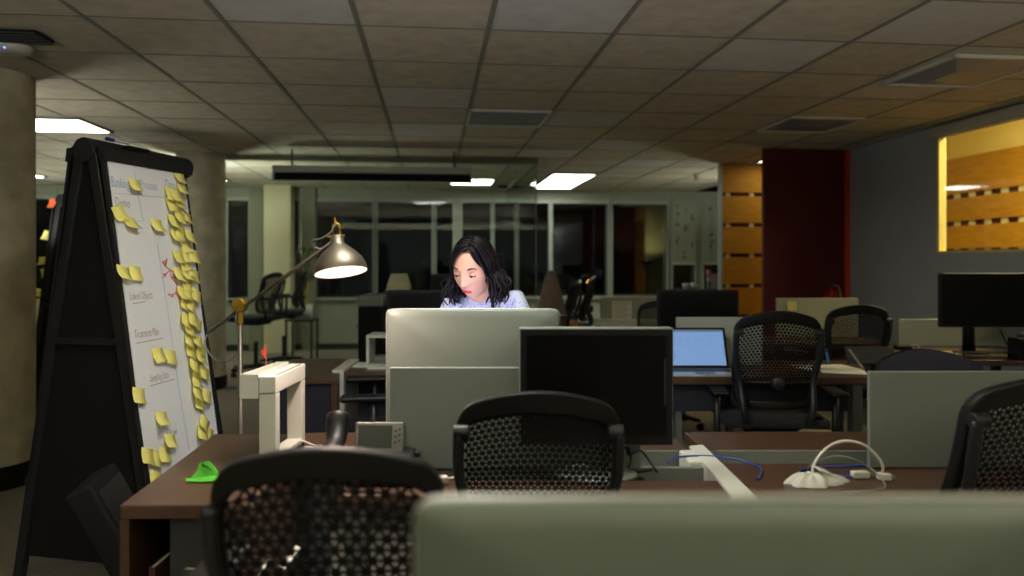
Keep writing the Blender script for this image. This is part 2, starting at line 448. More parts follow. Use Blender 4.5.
# far wall with windows
R = 11.4
def fx(px): return rx_at(px, R)
wins = [(20,58),(62,104),(108,160),(164,222),(228,249),(291,303),(316,373),(377,432),(436,453),(462,491),(494,549),(552,608),(612,667),(672,695),(703,740),(744,800)]
SILL, HEAD = 0.765, 2.285
mb = MB(); prev = XA
pier = []
for (p0, p1) in wins:
    x0, x1 = fx(p0), fx(p1); pier.append((prev, x0)); mb.b2(x0, x1, R, R+.2, 0, SILL); mb.b2(x0, x1, R, R+.2, HEAD, CEIL); prev = x1
pier.append((prev, 9))
thin = []
for a, b in pier:
    if b-a > .12: mb.b2(a, b, R, R+.2, 0, CEIL)
    else: mb.b2(a, b, R+.01, R+.2, 0, CEIL)
struct(mb.build('wall_far', M['farwall'], rot=RZ))
struct(MB().b2(fx(264)+.07, fx(290)+.07, R-.35, R, 0, CEIL).build('wall_pier_pale', M['plaster'], rot=RZ))
struct(MB().b2(fx(250), fx(263.5), R-.06, R, 0, CEIL).build('wall_pier_grey', M['farwall2'], rot=RZ))
struct(MB().b2(fx(303), fx(316), R-.08, R, 0, CEIL).build('wall_pier_narrow', M['farwall2'], rot=RZ))
struct(MB().b2(XA, s0+2, R-.015, R, 0, .09).build('baseboard_far', M['darkframe'], rot=RZ))
for n, (p0, p1) in enumerate(wins):
    x0, x1 = fx(p0), fx(p1); W = x1-x0
    t = bpy.data.objects.new('window_%d' % (n+1), None); COL.objects.link(t); t['kind'] = 'structure'
    t.location = (*room((x0+x1)/2, R), 0); t.rotation_euler = RZ
    f = .004; m = MB()
    m.b2(-W/2-.012, -W/2+f, -.03, .05, SILL, HEAD).b2(W/2-f, W/2+.012, -.03, .05, SILL, HEAD).b2(-W/2, W/2, -.03, .05, HEAD-.05, HEAD).b2(-W/2, W/2, -.05, .05, SILL-.02, SILL+.02)
    m.build('window_frame', M['frame'], t)
    MB().b2(-W/2+f, W/2-f, .01, .02, SILL+.02, HEAD-.05).build('pane', M['pane'], t)

# patterned blinds
def blind(px0, px1, zb, lab, marks):
    x0, x1 = fx(px0), fx(px1); W = x1-x0
    t = thing('roller_blind', lab, 'blind', (*room((x0+x1)/2, R-.045), 0), YAW)
    MB().b2(-W/2, W/2, -.003, .003, zb, HEAD-.03).build('fabric', M['farwall'], t)
    MB().b2(-W/2, W/2, -.012, .012, zb-.02, zb+.005).build('bottom_bar', M['offwhite'], t)
    m = MB(); random.seed(px0)
    for k in range(marks):
        x = random.choice([-.32, 0, .3])*W + random.uniform(-.02, .02); z = random.uniform(zb+.05, HEAD-.08)
        m.b2(x-.012, x+.012, -.006, -.0035, z-.022, z+.022)
        if k % 3 == 0: m.b2(x+.03, x+.05, -.006, -.0035, z-.018, z+.018)
    m.b2(-.31*W, -.30*W, -.0055, -.0035, zb+.02, HEAD-.05).b2(.05*W, .055*W, -.0055, -.0035, zb+.02, HEAD-.05)
    m.build('printed_marks', M['darkframe'], t)
blind(672, 695, 1.30, 'pale roller blind printed with small dark marks beside wide pillar', 14)
blind(703, 740, 1.30, 'pale roller blind beside the wood slat screen edge', 5)

# round concrete columns
def column(name, c, r):
    m = MB().lathe([(r, 0), (r, CEIL)], n=64); o = m.build(name, M['concrete'], loc=(c[0], c[1], 0), smooth=True); struct(o)
    q = MB().lathe([(r+.001, 0), (r+.012, 0), (r+.012, .13), (r+.001, .135)], n=64).build('baseboard_' + name.split('_')[1], M['black2'], loc=(c[0], c[1], 0)); struct(q)
column('column_near', (-3.14, 4.42), .25)
column('column_far', (X_(201, 7.75), 7.75), .245)

# glass partition
gy = 7.95
g0, g1 = rx_at(226, gy), rx_at(535.5, gy)
parts = [g0, rx_at(310, gy), rx_at(382, gy), rx_at(461, gy), g1]
t = thing('glass_partition', 'clear frameless glass partition across the back of the office', 'glass partition', (*room(0, gy), 0), YAW)
for a, b in zip(parts, parts[1:]):
    MB().b2(a+.004, b-.004, -.005, .005, .03, CEIL-.06).build('glass_panel', M['partition'], t)
MB().b2(g0, g1+.01, -.03, .03, CEIL-.06, CEIL-.008).build('top_rail', M['farwall2'], t)
MB().b2(g0, g1, -.02, .02, .001, .03).build('bottom_rail', M['alu'], t)
MB().b2(g1, g1+.014, -.012, .012, .03, CEIL-.06).build('edge_post', M['alu'], t)
t2 = thing('glass_partition', 'glass side wall running back from the partition corner to the windows', 'glass partition', (*room(g1+.005, gy), 0), YAW)
MB().b2(-.005, .005, .02, 3.3, .03, CEIL-.06).build('glass_panel', M['partition'], t2)
MB().b2(-.025, .025, .03, 3.3, CEIL-.06, CEIL-.008).build('top_rail', M['farwall2'], t2)

# projector screen case
pc = P(374, 173, 7.4)
t = thing('projector_screen', 'white projector screen case hanging from the ceiling before the glass', 'projector screen', (pc.x, pc.y, 2.165), YAW)
MB().b2(-.98, .98, -.06, .06, .035, .105).build('case', M['white'], t, bevel=.01)
MB().b2(-.96, .96, -.055, .055, -.04, .034).build('slot', M['black2'], t)
MB().b2(-.97, .97, -.058, -.02, -.052, -.041).build('bottom_bar', M['white'], t)
MB().b2(-.98, -.961, -.06, .06, -.05, .034).build('end_cap', M['white'], t); MB().b2(.961, .98, -.06, .06, -.05, .034).build('end_cap', M['white'], t)
MB().cyl((-.8,0,.10), (-.8,0,.27), .008).build('hanger', M['charcoal'], t); MB().cyl((.8,0,.10), (.8,0,.27), .008).build('hanger', M['charcoal'], t)

# wifi unit, vents, sprinkler
ap = P(6, 44, 3.80)
t = thing('access_point', 'round white wireless unit with blue light on the ceiling by the column', 'wireless unit', (ap.x, ap.y, CEIL-.008), 0)
MB().lathe([(0,-.04),(.08,-.04),(.115,-.026),(.12,-.005),(.12,0),(0,0)], n=40).build('shell', M['offwhite'], t, smooth=True)
MB().ball((.05,-.085,-.036), .004).build('status_light', M['led'], t)
def vent(px, py, lab, w_=.5):
    Z = (CEIL-CAMH)*F/(HY-py); x, y = X_(px, Z), Z
    t = thing('ceiling_vent', lab, 'vent', (x, y, CEIL-.0065), YAW)
    MB().b2(-w_/2, w_/2, -.09, .09, -.012, 0).build('backing', M['black2'], t)
    m = MB()
    for k in range(5): m.b2(-w_/2, w_/2, -.09+k*.042, -.08+k*.042, -.018, -.012)
    m.build('slat', M['darkframe'], t)
vent(380, 159, 'dark slot vent in the ceiling above the projector screen')
vent(515, 186, 'slot vent in the far ceiling left of the long lit light')
vent(8, 33, 'dark slot vent in the ceiling behind the wireless unit', .34)
Z = 9.6; t = thing('sprinkler', 'small sprinkler head on the far ceiling left of the slat screen', 'sprinkler', (X_(697, Z), Z, CEIL-.006), 0)
MB().lathe([(0,-.05),(.03,-.05),(.012,-.03),(.02,-.01),(.04,0)], n=16).build('head', M['frame'], t, smooth=True)
MB().lathe([(0,0),(.05,0),(.05,-.006),(0,-.006)], n=16).build('flange', M['frame'], t)

# street lamps outside
for (px, py, Z, lab) in ((590,283,34,'orange street lamp glowing outside low in the dark window'),(667,210,30,'orange street lamp glowing outside beside the patterned blind'),(664,231,40,'small dim orange lamp outside under the higher street lamp')):
    p = P(px, py, Z); t = thing('street_lamp', lab, 'street lamp', (p.x, p.y, 0), 0)
    MB().cyl((0,0,0), (0,0,p.z-.1), .05, 10).build('post', M['charcoal'], t)
    MB().ball((0,0,p.z), .13 if Z < 39 else .06).build('lamp', M['street'], t, smooth=True)
# ------------------------------------------------------------------ office chair
def chair_surface(u, v):
    wv = .355 + .055*math.sin(PI/2*min(v/.65, 1)) - .008*max(0, (v-.65)/.35)
    x = u*wv/2
    z = .525 + v*(.475 - .050*u*u*min(1, v*1.3))
    y = -.19 - .085*v + .035*math.exp(-((v-.25)/.22)**2) + .05*u*u
    return Vector((x, y, z))
def rloop(ux, v0, v1, ru, rv):
    pts = []
    def arc(cu, cv, a0):
        for i in range(8):
            a = a0 + PI/2*i/7; pts.append((cu + ru*math.cos(a), cv + rv*math.sin(a)))
    def edge(p, q, n):
        for i in range(1, n): pts.append((p[0]+(q[0]-p[0])*i/n, p[1]+(q[1]-p[1])*i/n))
    arc(ux-ru, v1-rv, 0); edge((ux-ru, v1), (-ux+ru, v1), 22); arc(-ux+ru, v1-rv, PI/2); edge((-ux, v1-rv), (-ux, v0+rv), 18)
    arc(-ux+ru, v0+rv, PI); edge((-ux+ru, v0), (ux-ru, v0), 22); arc(ux-ru, v0+rv, 1.5*PI); edge((ux, v0+rv), (ux, v1-rv), 18)
    return pts
def make_chair(label, pitch=.02, fabric=False, group=None, arms=True):
    t = thing('office_chair', label, 'chair', group=group)
    b = MB(); rings = []; LO = rloop(1.0, 0.0, 1.0, .22, .11); LI = rloop(.90, .07, .885, .18, .09); N = len(LO)
    for k in range(N):
        uo, vo = LO[k]; ui, vi = LI[k]
        po, pi_ = chair_surface(uo, vo), chair_surface(ui, vi)
        o = Vector((0, .016, 0)); rings.append([b.bm.verts.new(q) for q in (po-o, pi_-o, pi_+o, po+o)])
    for k in range(N):
        A, B = rings[k], rings[(k+1) % N]
        for j in range(4): b._f([A[j], A[(j+1)%4], B[(j+1)%4], B[j]])
    b.build('back_frame', M['chairframe'], t, bevel=.006)
    if fabric:
        b = MB()
        for s in (-1, 1): b.grid(lambda i, j, s=s: chair_surface((i*2-1)*1.03, j*1.04-.01) + Vector((0, s*.03*(1-abs(i*2-1)**4)*(1-abs(j*2-1)**6)+s*.02, .012*j)), 24, 24)
        b.build('back_cushion', M['navy'], t, smooth=True)
    else:
        b = MB(); pd = pitch; rows = int(.475/(pd*.866)); rd = pd*.35; cw = pd*.10
        def mp(x, z):
            v = z/.475; wv = chair_surface(1, max(0,min(1,v))).x
            return x/wv, v
        def inside(x, z):
            u, v = mp(x, z); 
            if not (.05 < v < .90): return False
            q = abs(u/.915)**9 + abs((v-.478)/.42)**9
            return q < 1
        def S(x, z):
            u, v = mp(x, z); return chair_surface(u, v)
        pts = {}
        for r in range(-1, rows+2):
            for c in range(-16, 17):
                x = (c + .5*(r % 2))*pd; z = r*pd*.866
                if inside(x, z): pts[(r, c)] = (x, z)
        for (r, c), (x, z) in pts.items():
            b._f([b.bm.verts.new(S(x+rd*math.cos(a*PI/3+PI/6), z+rd*math.sin(a*PI/3+PI/6))) for a in range(6)])
            nb = [(r, c+1), (r+1, c + (r % 2)), (r+1, c-1 + (r % 2))]
            for q in nb:
                if q in pts:
                    x2, z2 = pts[q]; dx, dz = x2-x, z2-z; L = math.hypot(dx, dz); px_, pz_ = -dz/L*cw, dx/L*cw
                    b._f([b.bm.verts.new(S(*w_)) for w_ in ((x+px_, z+pz_), (x-px_, z-pz_), (x2-px_, z2-pz_), (x2+px_, z2+pz_))])
        b.build('back_mesh', M['chairmesh'], t, solid=.002)
    # uprights with pivot caps, joined under the seat
    for s in (-1, 1):
        pa = chair_surface(s*.93, .86)
        path = smooth_path([pa+Vector((s*.006,-.035,0)), chair_surface(s*.93,.6)+Vector((s*.004,-.04,0)), chair_surface(s*.88,.3)+Vector((0,-.055,0)), Vector((s*.155,-.235,.50)), Vector((s*.12,-.14,.43)), Vector((s*.10,-.05,.425))], 5)
        MB().tube(path, [.014]*8+[.016]*8+[.018]*(len(path)-16), 10).build('back_upright', M['chairgrey'], t, smooth=True)
        MB().cyl(pa+Vector((s*.018,-.03,.0)), pa+Vector((-s*.02,-.03,0)), .019, 16).build('pivot_cap', M['chairgrey'], t, bevel=.003)
    if not fabric:
        pl = [chair_surface(u, .27)+Vector((0,-.03,0)) for u in (-.78,-.5,-.25,0,.25,.5,.78)]
        l = MB().tube(pl, [.016,.02,.024,.026,.024,.02,.016], 12, flat=.6).build('lumbar_support', M['chairframe'], t, smooth=True)
        k = chair_surface(0, .27); MB().lathe([(0,.03),(.026,.03),(.034,.022),(.036,0),(0,0)], n=28, m=Matrix.Rotation(PI/2, 3, 'X')).build('knob', M['chairgrey'], l, loc=k+Vector((.0,-.05,0)), smooth=True)
    # seat
    b = MB()
    def seat(i, j, top):
        u, v = i*2-1, j*2-1; e = 1-max(abs(u), abs(v))**6
        return Vector((u*.245*(1-.06*(v+1)/2*0), .02+v*.235, (.475 if top else .435) + (.022*e if top else -.012*e) - (.03*max(0, v-.5)**2*3 if top else 0)))
    b.grid(lambda i, j: seat(i, j, True), 16, 16); b.grid(lambda i, j: seat(i, j, False), 16, 16)
    # side skirt
    for a in range(16):
        for (A, B) in (((a/16,0),((a+1)/16,0)), ((a/16,1),((a+1)/16,1)), ((0,a/16),(0,(a+1)/16)), ((1,a/16),(1,(a+1)/16))):
            b._f([b.bm.verts.new(q) for q in (seat(*A, True), seat(*B, True), seat(*B, False), seat(*A, False))])
    bmesh.ops.remove_doubles(b.bm, verts=b.bm.verts, dist=.0005)
    b.build('seat', M['cushion'] if not fabric else M['navy'], t, smooth=True)
    MB().b2(-.13,.13,-.12,.14,.385,.428).build('mechanism', M['chairframe'], t, bevel=.012)
    if arms:
        for s in (-1, 1):
            p = MB().tube([(s*.17,0,.415),(s*.27,0,.42),(s*.285,0,.46),(s*.285,-.005,.655)], [.018,.018,.018,.015], 12).build('arm_post', M['chairgrey'], t, smooth=True)
            MB().box((s*.28,.02,.672),(.085,.25,.028)).build('arm_pad', M['chairframe'], t, bevel=.012, seg=3)
    MB().cyl((0,0,.10),(0,0,.385),.026,16).build('gas_column', M['charcoal'], t, smooth=False)
    for k in range(5):
        a = 2*PI*k/5+.3; d = Vector((math.cos(a), math.sin(a), 0))
        l = MB().tube([Vector((0,0,.10))+d*.02, Vector((0,0,.095))+d*.15, Vector((0,0,.075))+d*.30], [.026,.02,.014], 10).build('base_leg', M['chairframe'], t, smooth=True)
        c = d*.30; n = Vector((-d.y, d.x, 0)); 
        MB().cyl(c+Vector((0,0,.03))-n*.022, c+Vector((0,0,.03))+n*.022, .029, 16).build('caster', M['black'], l, bevel=.004)
    return t
RAISE = ('back_frame','back_mesh','back_cushion','back_upright','pivot_cap','lumbar_support','seat','mechanism','arm_post','arm_pad')
def move(t, loc, rz, dz=0):
    t.location = loc; t.rotation_euler = (0,0,rz)
    if dz:
        for ch in t.children:
            if ch.name.split('.')[0] in RAISE: ch.location.z += dz
# front chair (blurred), middle chair, pattern pitch differs with wear of the weave
G_CH = 'black mesh office chairs around the desks'
ch1 = make_chair('black mesh office chair with its curved top rail nearest the camera at lower left', .0255, group=G_CH)
move(ch1, (X_(322, 1.25)-.012, 1.25+.27, 0), math.radians(3), .008)
for c_ in list(ch1.children):
    if c_.name.startswith('pivot'): bpy.data.objects.remove(c_)
ch2 = make_chair('black mesh office chair in front of the black-screened monitor', .0172, group=G_CH)
move(ch2, (X_(538.5, 1.80), 1.80+.25, 0), 0, .01)
def chair(px, Z, rz, label, dz=0, src=None, off=.25, group=G_CH):
    r = math.radians(rz); x = X_(px, Z)
    return dup(src or ch2, (x - math.sin(r)*off, Z + math.cos(r)*off, 0), r, label, group, dz-.01 if dz or True else 0, RAISE)
cr = chair(1052, 1.72, 8, 'black mesh office chair cut off by the right edge of the picture', .06)
for c_ in list(cr.children):
    if c_.name.startswith('arm'): bpy.data.objects.remove(c_)
c3 = chair(779, 3.50, -6, 'black mesh office chair turned at the desk with the open laptop', .09)
for c_ in c3.children:
    if c_.name.startswith('arm'): c_.location.z -= .085; c_.location.x += .03 if c_.location.x > -9 else 0
    if c_.name.startswith('arm'): c_.location.y -= .06
chair(860, 4.62, 4, 'black mesh office chair behind the papers desk in front of the grey wall', .055)
chair(664, 5.7, 170, 'dark office chair partly behind the black monitor, by the pale box divider', .0, off=-.25)
chair(394, 3.66, 100, 'black office chair mostly hidden behind the desktop computer, only its armrests showing', .03, off=.1)
chair(256, 8.7, 75, 'black office chair left of the pair behind the glass', .20, off=0)
chair(284, 9.4, 112, 'black office chair right of the pair behind the glass by the potted plant', .22, off=0)
chair(569, 7.9, 80, 'grey-backed office chair seen from its side by the far windows', .17, off=0)
chj = chair(551, 7.0, 95, 'office chair with a taupe jacket over it, right of the woman', .15, off=0)
chc = chair(398, 6.1, 20, 'office chair with a cream jacket over it, left of the woman', .12, off=0)
ch5 = make_chair('dark navy padded office chair behind the right grey divider', .02, fabric=True)
move(ch5, (X_(925, 3.1)-.01, 3.1-.24, 0), math.radians(176), -.075)
chw = chair(482, 3.24, 180, 'office chair the woman sits on', .08, off=0)

# jackets
def drape(px, Z, ztop, w0, w1, h, m, lab, rz=0):
    p = Vector((X_(px, Z), Z, ztop)); b = MB(); random.seed(px)
    ph = random.random()*6
    def f(i, j):
        a = i*2*PI; w_ = w0 + (w1-w0)*j**.8; fold = 1 + .10*math.sin(5*a+ph)*j + .05*math.sin(9*a)*j
        return Vector((math.cos(a)*w_*fold, math.sin(a)*(.035+.06*j)*fold, -h*j + .012*math.sin(3*a)*j))
    b.grid(f, 40, 14, closed_u=True); b.bm.verts.ensure_lookup_table()
    b._f([b.bm.verts[i*15] for i in range(40)])
    return tag(b.build('jacket', m, None, loc=p, rot=(0,0,rz), smooth=True, solid=.006), lab, 'jacket')
drape(551, 7.02, 1.235, .03, .20, .62, M['jacket'], 'taupe jacket draped over an office chair right of the woman', .4)
drape(399, 5.85, 1.225, .06, .17, .48, M['cream'], 'cream jacket draped over a chair above the black monitor left of the woman', .1)

# ------------------------------------------------------------------ desks
def desk(name, label, cat, corners, z=.73, th=.035, top='wood', legs=None, parts=None):
    # corners: near-left, near-right, far-right, far-left as (x, y)
    cx_ = sum(c[0] for c in corners)/4; cy_ = sum(c[1] for c in corners)/4
    t = thing(name, label, cat, (cx_, cy_, 0)); L = [(c[0]-cx_, c[1]-cy_) for c in corners]
    MB().prism(L, z-th, z).build('tabletop', [M[top]], t, bevel=.003)
    return t, L
def frame_leg(t, L, side, m='white', inset=.04, w=.05, z=.695):
    # inverted U leg on the left (0) or right (1) end
    n, f = (L[0], L[3]) if side == 0 else (L[1], L[2]); s = 1 if side == 0 else -1
    b = MB()
    for (x, y) in ((n[0]+s*inset, n[1]+.05), (f[0]+s*inset, f[1]-.05)):
        b.b2(x-w/2, x+w/2, y-w/2, y+w/2, 0.0, z)
    d = Vector((f[0]-n[0], f[1]-n[1]-.1, 0))
    b.prism([(n[0]+s*inset-w/2, n[1]+.05), (n[0]+s*inset+w/2, n[1]+.05), (f[0]+s*inset+w/2, f[1]-.05), (f[0]+s*inset-w/2, f[1]-.05)], z-.05, z-.001)
    b.build('leg_frame', M[m], t, bevel=.003)
# credenza at left
Zn, Zf = Zt(505), Zt(434)
NL = (X_(120, Zn), Zn); FL = (X_(215, Zf), Zf); FR = (X_(303, Zf), Zf); NR = (NL[0] + (FR[0]-FL[0]) + .02, Zn)
t, L = desk('credenza', 'walnut credenza at lower left with a green paper on top and open front', 'credenza', [NL, NR, FR, FL])
CRED = t; cx0, cy0 = t.location.x, t.location.y
lx = L[0]; fl = L[3]
MB().prism([lx, (lx[0]+.022, lx[1]), (fl[0]+.022, fl[1]), fl], 0, .694).build('side_panel', M['woodedge'], t)
MB().prism([(L[1][0]-.022, L[1][1]), L[1], L[2], (L[2][0]-.022, L[2][1])], 0, .694).build('side_panel', M['woodedge'], t)
MB().prism([(fl[0]+.022, fl[1]-.02), (L[2][0]-.022, L[2][1]-.02), (L[2][0]-.022, L[2][1]), (fl[0]+.022, fl[1])], 0, .694).build('back_panel', M['black2'], t)
MB().b2(lx[0]+.10, L[1][0]-.03, lx[1]+.045, lx[1]+.065, .05, .694).build('door', M['charcoal'], t, bevel=.002)
MB().b2(lx[0]+.024, L[1][0]-.03, lx[1]+.0, lx[1]+.40, .34, .36).build('shelf', M['woodedge'], t)
# bench worktops around the cable channel
yN0, yN1 = 1.86, 2.0        # near worktops end in the middle (channel starts)
bx0 = -.40; bm0, bm1 = .575, .635
nl, NLL = desk('bench_desk', 'walnut bench desk holding the phone and the black-screened monitor', 'desk', [(-.44, 1.87), (X_(745, 1.89)-.02, 1.87), (.560, 2.0), (-.44, 2.0)])
frame_leg(nl, NLL, 0, 'leggrey')
wd, WL = desk('bench_desk', 'walnut bench desk the woman works at', 'desk', [(X_(306, 2.36), 2.33), (X_(690, 2.33)-.01, 2.33), (X_(668, 2.56), 2.60), (X_(303, 2.55), 2.56)])
frame_leg(wd, WL, 0, 'leggrey'); frame_leg(wd, WL, 1, 'leggrey')
nr, NRL = desk('bench_desk', 'walnut bench desk holding the tangled cables, at lower right', 'desk', [(X_(762, 1.89), 1.87), (2.2, 1.87), (2.25, 2.16), (X_(710, 2.17), 2.17)])
frame_leg(nr, NRL, 1)
fr, FRL = desk('bench_desk', 'narrow strip of walnut desk behind the cable channel, right of the woman', 'desk', [(X_(703, 2.335), 2.335), (2.25, 2.335), (2.30, 2.58), (X_(684, 2.575), 2.575)])
frame_leg(fr, FRL, 0, 'charcoal'); frame_leg(fr, FRL, 1)
# channel between worktops
t = thing('cable_channel', 'pale open cable channel running between the bench desks', 'cable channel', (0, 2.17, 0))
MB().b2(-.44, .70, -.165, .155, .60, .61).build('floor_tray', M['panel'], t)
MB().b2(-.44, .66, -.17, -.155, .60, .722).build('rail', M['alu'], t, bevel=.002)
MB().b2(-.44, .64, .150, .158, .60, .728).b2(-.44, .63, -.02, .0, .60, .722).build('rail', M['panel'], t, bevel=.002)
MB().b2(.735, 2.22, .02, .152, .62, .63).build('floor_tray', M['panel'], t)
MB().b2(.64, 2.22, .146, .158, .62, .728).build('rail', M['panel'], t)
MB().b2(.52, .60, .01, .14, .68, .735).build('cover_cap', M['white'], t, bevel=.008)
# white end rail between the left and right benches
t = thing('end_rail', 'white diagonal-looking rail between the left and right bench desks', 'desk rail', (0,0,0))
q = lambda px, py: (X_(px, Zt(py, .735)), Zt(py, .735))
MB().prism([q(735,500), q(760,500), q(703,445), q(689,446)], .66, .737).build('rail', M['white'], t, bevel=.003)
MB().b2(.575,.62,1.86,1.90,0,.66).build('leg', M['white'], t)
# dividers
def divider(px0, px1, pyt, Z, label, m='panel', th=.018, zb=.735, name='divider'):
    x0, x1 = X_(px0, Z), X_(px1, Z); zt_ = CAMH - (pyt-HY)/F*Z
    t = thing(name, label, 'divider', ((x0+x1)/2, Z, 0)); W = (x1-x0)/2
    MB().b2(-W, W, -th/2, th/2, zb, zt_).build('panel', M[m], t, bevel=.004)
    for s in (-.7, .7): MB().b2(s*W-.02, s*W+.02, th/2, .016, zb-.02, zb+.04).build('bracket', M['alu'], t, bevel=.002)
    return t
divider(390, 640, 367, 2.135, 'grey desk divider behind the phone and black-screened monitor', zb=.725)
divider(868, 1062, 371, 2.12, 'grey desk divider at right between the cable desk and the navy chair', zb=.732)
divider(676, 762, 317, 4.20, 'pale desk divider behind the open laptop', 'panel2')
divider(898, 1075, 319, 5.15, 'pale desk divider behind the right-hand monitor', 'panel2')
divider(776, 858, 298, 5.75, 'pale divider with a yellow note below the dark red wall', 'farwall')
dx = divider(600, 700, 297, 7.6, 'pale box divider with a printed sheet, under the far windows', 'farwall')
p = P(792, 306, 5.735)
tag(MB().b2(-.035,.035,-.001,0,-.035,.035).build('memo_note', M['yellowpaper'], loc=p), 'yellow memo note on the pale divider below the red wall', 'note')
p = P(622, 311, 7.585); t = thing('printed_sheet', 'white printed sheet pinned on the pale box divider', 'paper', p)
MB().b2(-.10,.10,-.002,0,-.10,.10).build('sheet', M['paper'], t)
m = MB()
for k in range(6): m.b2(-.08,.08-.03*(k%2),-.003,-.002,.075-k*.028,.083-k*.028)
m.build('print_lines', M['greycable'], t)

# middle and rear desks
Zn = 3.77; Zf = 4.45
t, L = desk('laptop_desk', 'walnut desk with the open laptop and scattered papers', 'desk', [(.22, Zn), (X_(868, Zn), Zn), (X_(856, Zf), Zf), (.26, Zf)])
frame_leg(t, L, 1, 'leggrey'); frame_leg(t, L, 0, 'leggrey')
MB().b2(L[0][0]+.08, L[1][0]-.08, L[0][1]+.05, L[0][1]+.075, .55, .694).build('modesty_panel', M['navy'], t)
MB().b2(X_(677,3.8)-t.location.x, X_(683,3.8)-t.location.x, L[0][1]+.06, L[0][1]+.11, 0, .55).build('leg', M['leggrey'], t)
t, L = desk('rear_desk', 'rear walnut desk under the right-hand monitor and yellow papers', 'desk', [(2.48, 4.45), (3.45, 4.45), (3.42, 5.22), (2.50, 5.22)])
frame_leg(t, L, 0, 'charcoal'); frame_leg(t, L, 1, 'charcoal')
t, L = desk('rear_desk', 'rear desk behind the mesh chair, carrying the pale divider with a yellow note', 'desk', [(1.9, 5.35), (2.75, 5.35), (2.75, 5.9), (1.9, 5.9)])
frame_leg(t, L, 0, 'charcoal'); frame_leg(t, L, 1, 'charcoal')
t, L = desk('rear_desk', 'rear desk carrying the black monitor in front of the slat screen', 'desk', [(.35, 4.62), (1.55, 4.62), (1.55, 5.2), (.35, 5.2)])
frame_leg(t, L, 0, 'leggrey'); frame_leg(t, L, 1, 'leggrey')
t, L = desk('white_desk', 'white-topped desk below the pale box divider by the windows', 'desk', [(X_(594,7.3), 7.3), (1.9, 7.3), (1.9, 7.9), (X_(594,7.9), 7.9)], top='white')
frame_leg(t, L, 0, 'charcoal'); frame_leg(t, L, 1, 'charcoal')
t, L = desk('white_desk', 'white-topped desk with the pen cup by the jacket chairs', 'desk', [(.36, 6.2), (.95, 6.2), (.97, 6.6), (.36, 6.6)], top='white')
frame_leg(t, L, 0, 'white'); frame_leg(t, L, 1, 'white')
# left middle desks
t, L = desk('white_framed_desk', 'walnut desk with a white side frame and papers, left of the desktop computer', 'desk', [(X_(342, 3.95), 3.95), (.08, 3.95), (.08, 4.4), (X_(357, 4.4), 4.4)])
b = MB(); n0, f0 = L[0], L[3]
b.prism([(n0[0]-.05, n0[1]-.01), (n0[0]+.012, n0[1]-.01), (f0[0]+.012, f0[1]), (f0[0]-.05, f0[1])], .66, .745)
b.b2(n0[0]-.05, n0[0]+.012, n0[1]-.01, n0[1]+.05, 0, .66); b.b2(f0[0]-.05, f0[0]+.012, f0[1]-.05, f0[1], 0, .66)
b.build('side_frame', M['white'], t, bevel=.004); frame_leg(t, L, 1)
MB().b2(n0[0]+.06, L[1][0]-.06, n0[1]+.12, n0[1]+.14, .40, .694).build('modesty_panel', M['navy'], t)
for k, (px, py, w_) in enumerate(((364, 367, .12), (377, 369, .10))):
    Z = Zt(py); tag(MB().b2(-w_/2, w_/2, -.08, .08, 0, .006+.004*k).build('paper_stack', M['paper'], loc=(X_(px, Z), Z+.06, .7305)), ['white papers at the left corner of the white-framed desk', 'white papers beside the desktop computer on the white-framed desk'][k], 'papers')
t, L = desk('plain_desk', 'brown desk with a dark front panel behind the white desk organiser', 'desk', [(X_(266, 3.76), 3.76), (X_(337, 3.76), 3.76), (X_(347, 4.5), 4.5), (X_(292, 4.5), 4.5)], th=.03)
MB().b2(L[0][0]+.02, L[1][0]-.03, L[0][1]+.02, L[0][1]+.04, .02, .70).build('front_panel', M['navy'], t)
MB().prism([(L[1][0]-.03, L[1][1]), L[1], L[2], (L[2][0]-.03, L[2][1])], 0, .70).build('side_panel', M['woodedge'], t)
MB().prism([L[0], (L[0][0]+.02, L[0][1]), (L[3][0]+.02, L[3][1]), L[3]], 0, .70).build('side_panel', M['woodedge'], t)
t = thing('black_cabinet', 'black cabinet with a grey top left of the cream jacket', 'cabinet', (X_(376, 5.4), 5.4, 0))
MB().b2(-.09,.07,-.2,.2,0,1.0).build('body', M['black2'], t, bevel=.005); MB().b2(-.10,.09,-.21,.21,1.0,1.085).build('cabinet_top', M['panel'], t, bevel=.02)
t, L = desk('back_desk', 'desk holding a tall black monitor behind the woman', 'desk', [(-.62, 5.0), (.3, 5.0), (.3, 5.5), (-.62, 5.5)])
frame_leg(t, L, 0, 'leggrey'); frame_leg(t, L, 1, 'leggrey')
t, L = desk('front_desk', 'desk under the blurred silver computer nearest the camera', 'desk', [(-.15, .42), (.75, .42), (.75, .80), (-.15, .80)])
frame_leg(t, L, 0); frame_leg(t, L, 1)
# bookcase with bead tower in front of windows
t = thing('bookcase', 'low dark bookcase under the patterned blind with small ornaments on top', 'bookcase', (X_(694, 8.75), 8.75, 0))
for a in ((-.27,.27,-.15,.15,.97,1.0), (-.27,.27,-.15,.15,0,.03)): MB().b2(*a).build('board', M['charcoal'], t)
for a in ((-.27,-.25,-.15,.15,.03,.97), (.25,.27,-.15,.15,.03,.97)): MB().b2(*a).build('side_panel', M['charcoal'], t)
MB().b2(-.25,.25,.13,.15,.03,.97).build('back_panel', M['black2'], t); MB().b2(-.25,.25,-.14,.13,.49,.51).build('shelf', M['charcoal'], t)
t = thing('bead_tower', 'small tower of rainbow beads on the bookcase by the slat screen', 'ornament', (X_(709, 8.72), 8.72, 1.0))
for k, c in enumerate(((80,170,80),(60,120,200),(220,200,60),(150,70,170),(220,120,50))):
    MB().ball((0,0,.025+.044*k),.026,8).build('bead', mat('bead_%d' % k, c, .5), t, smooth=True)
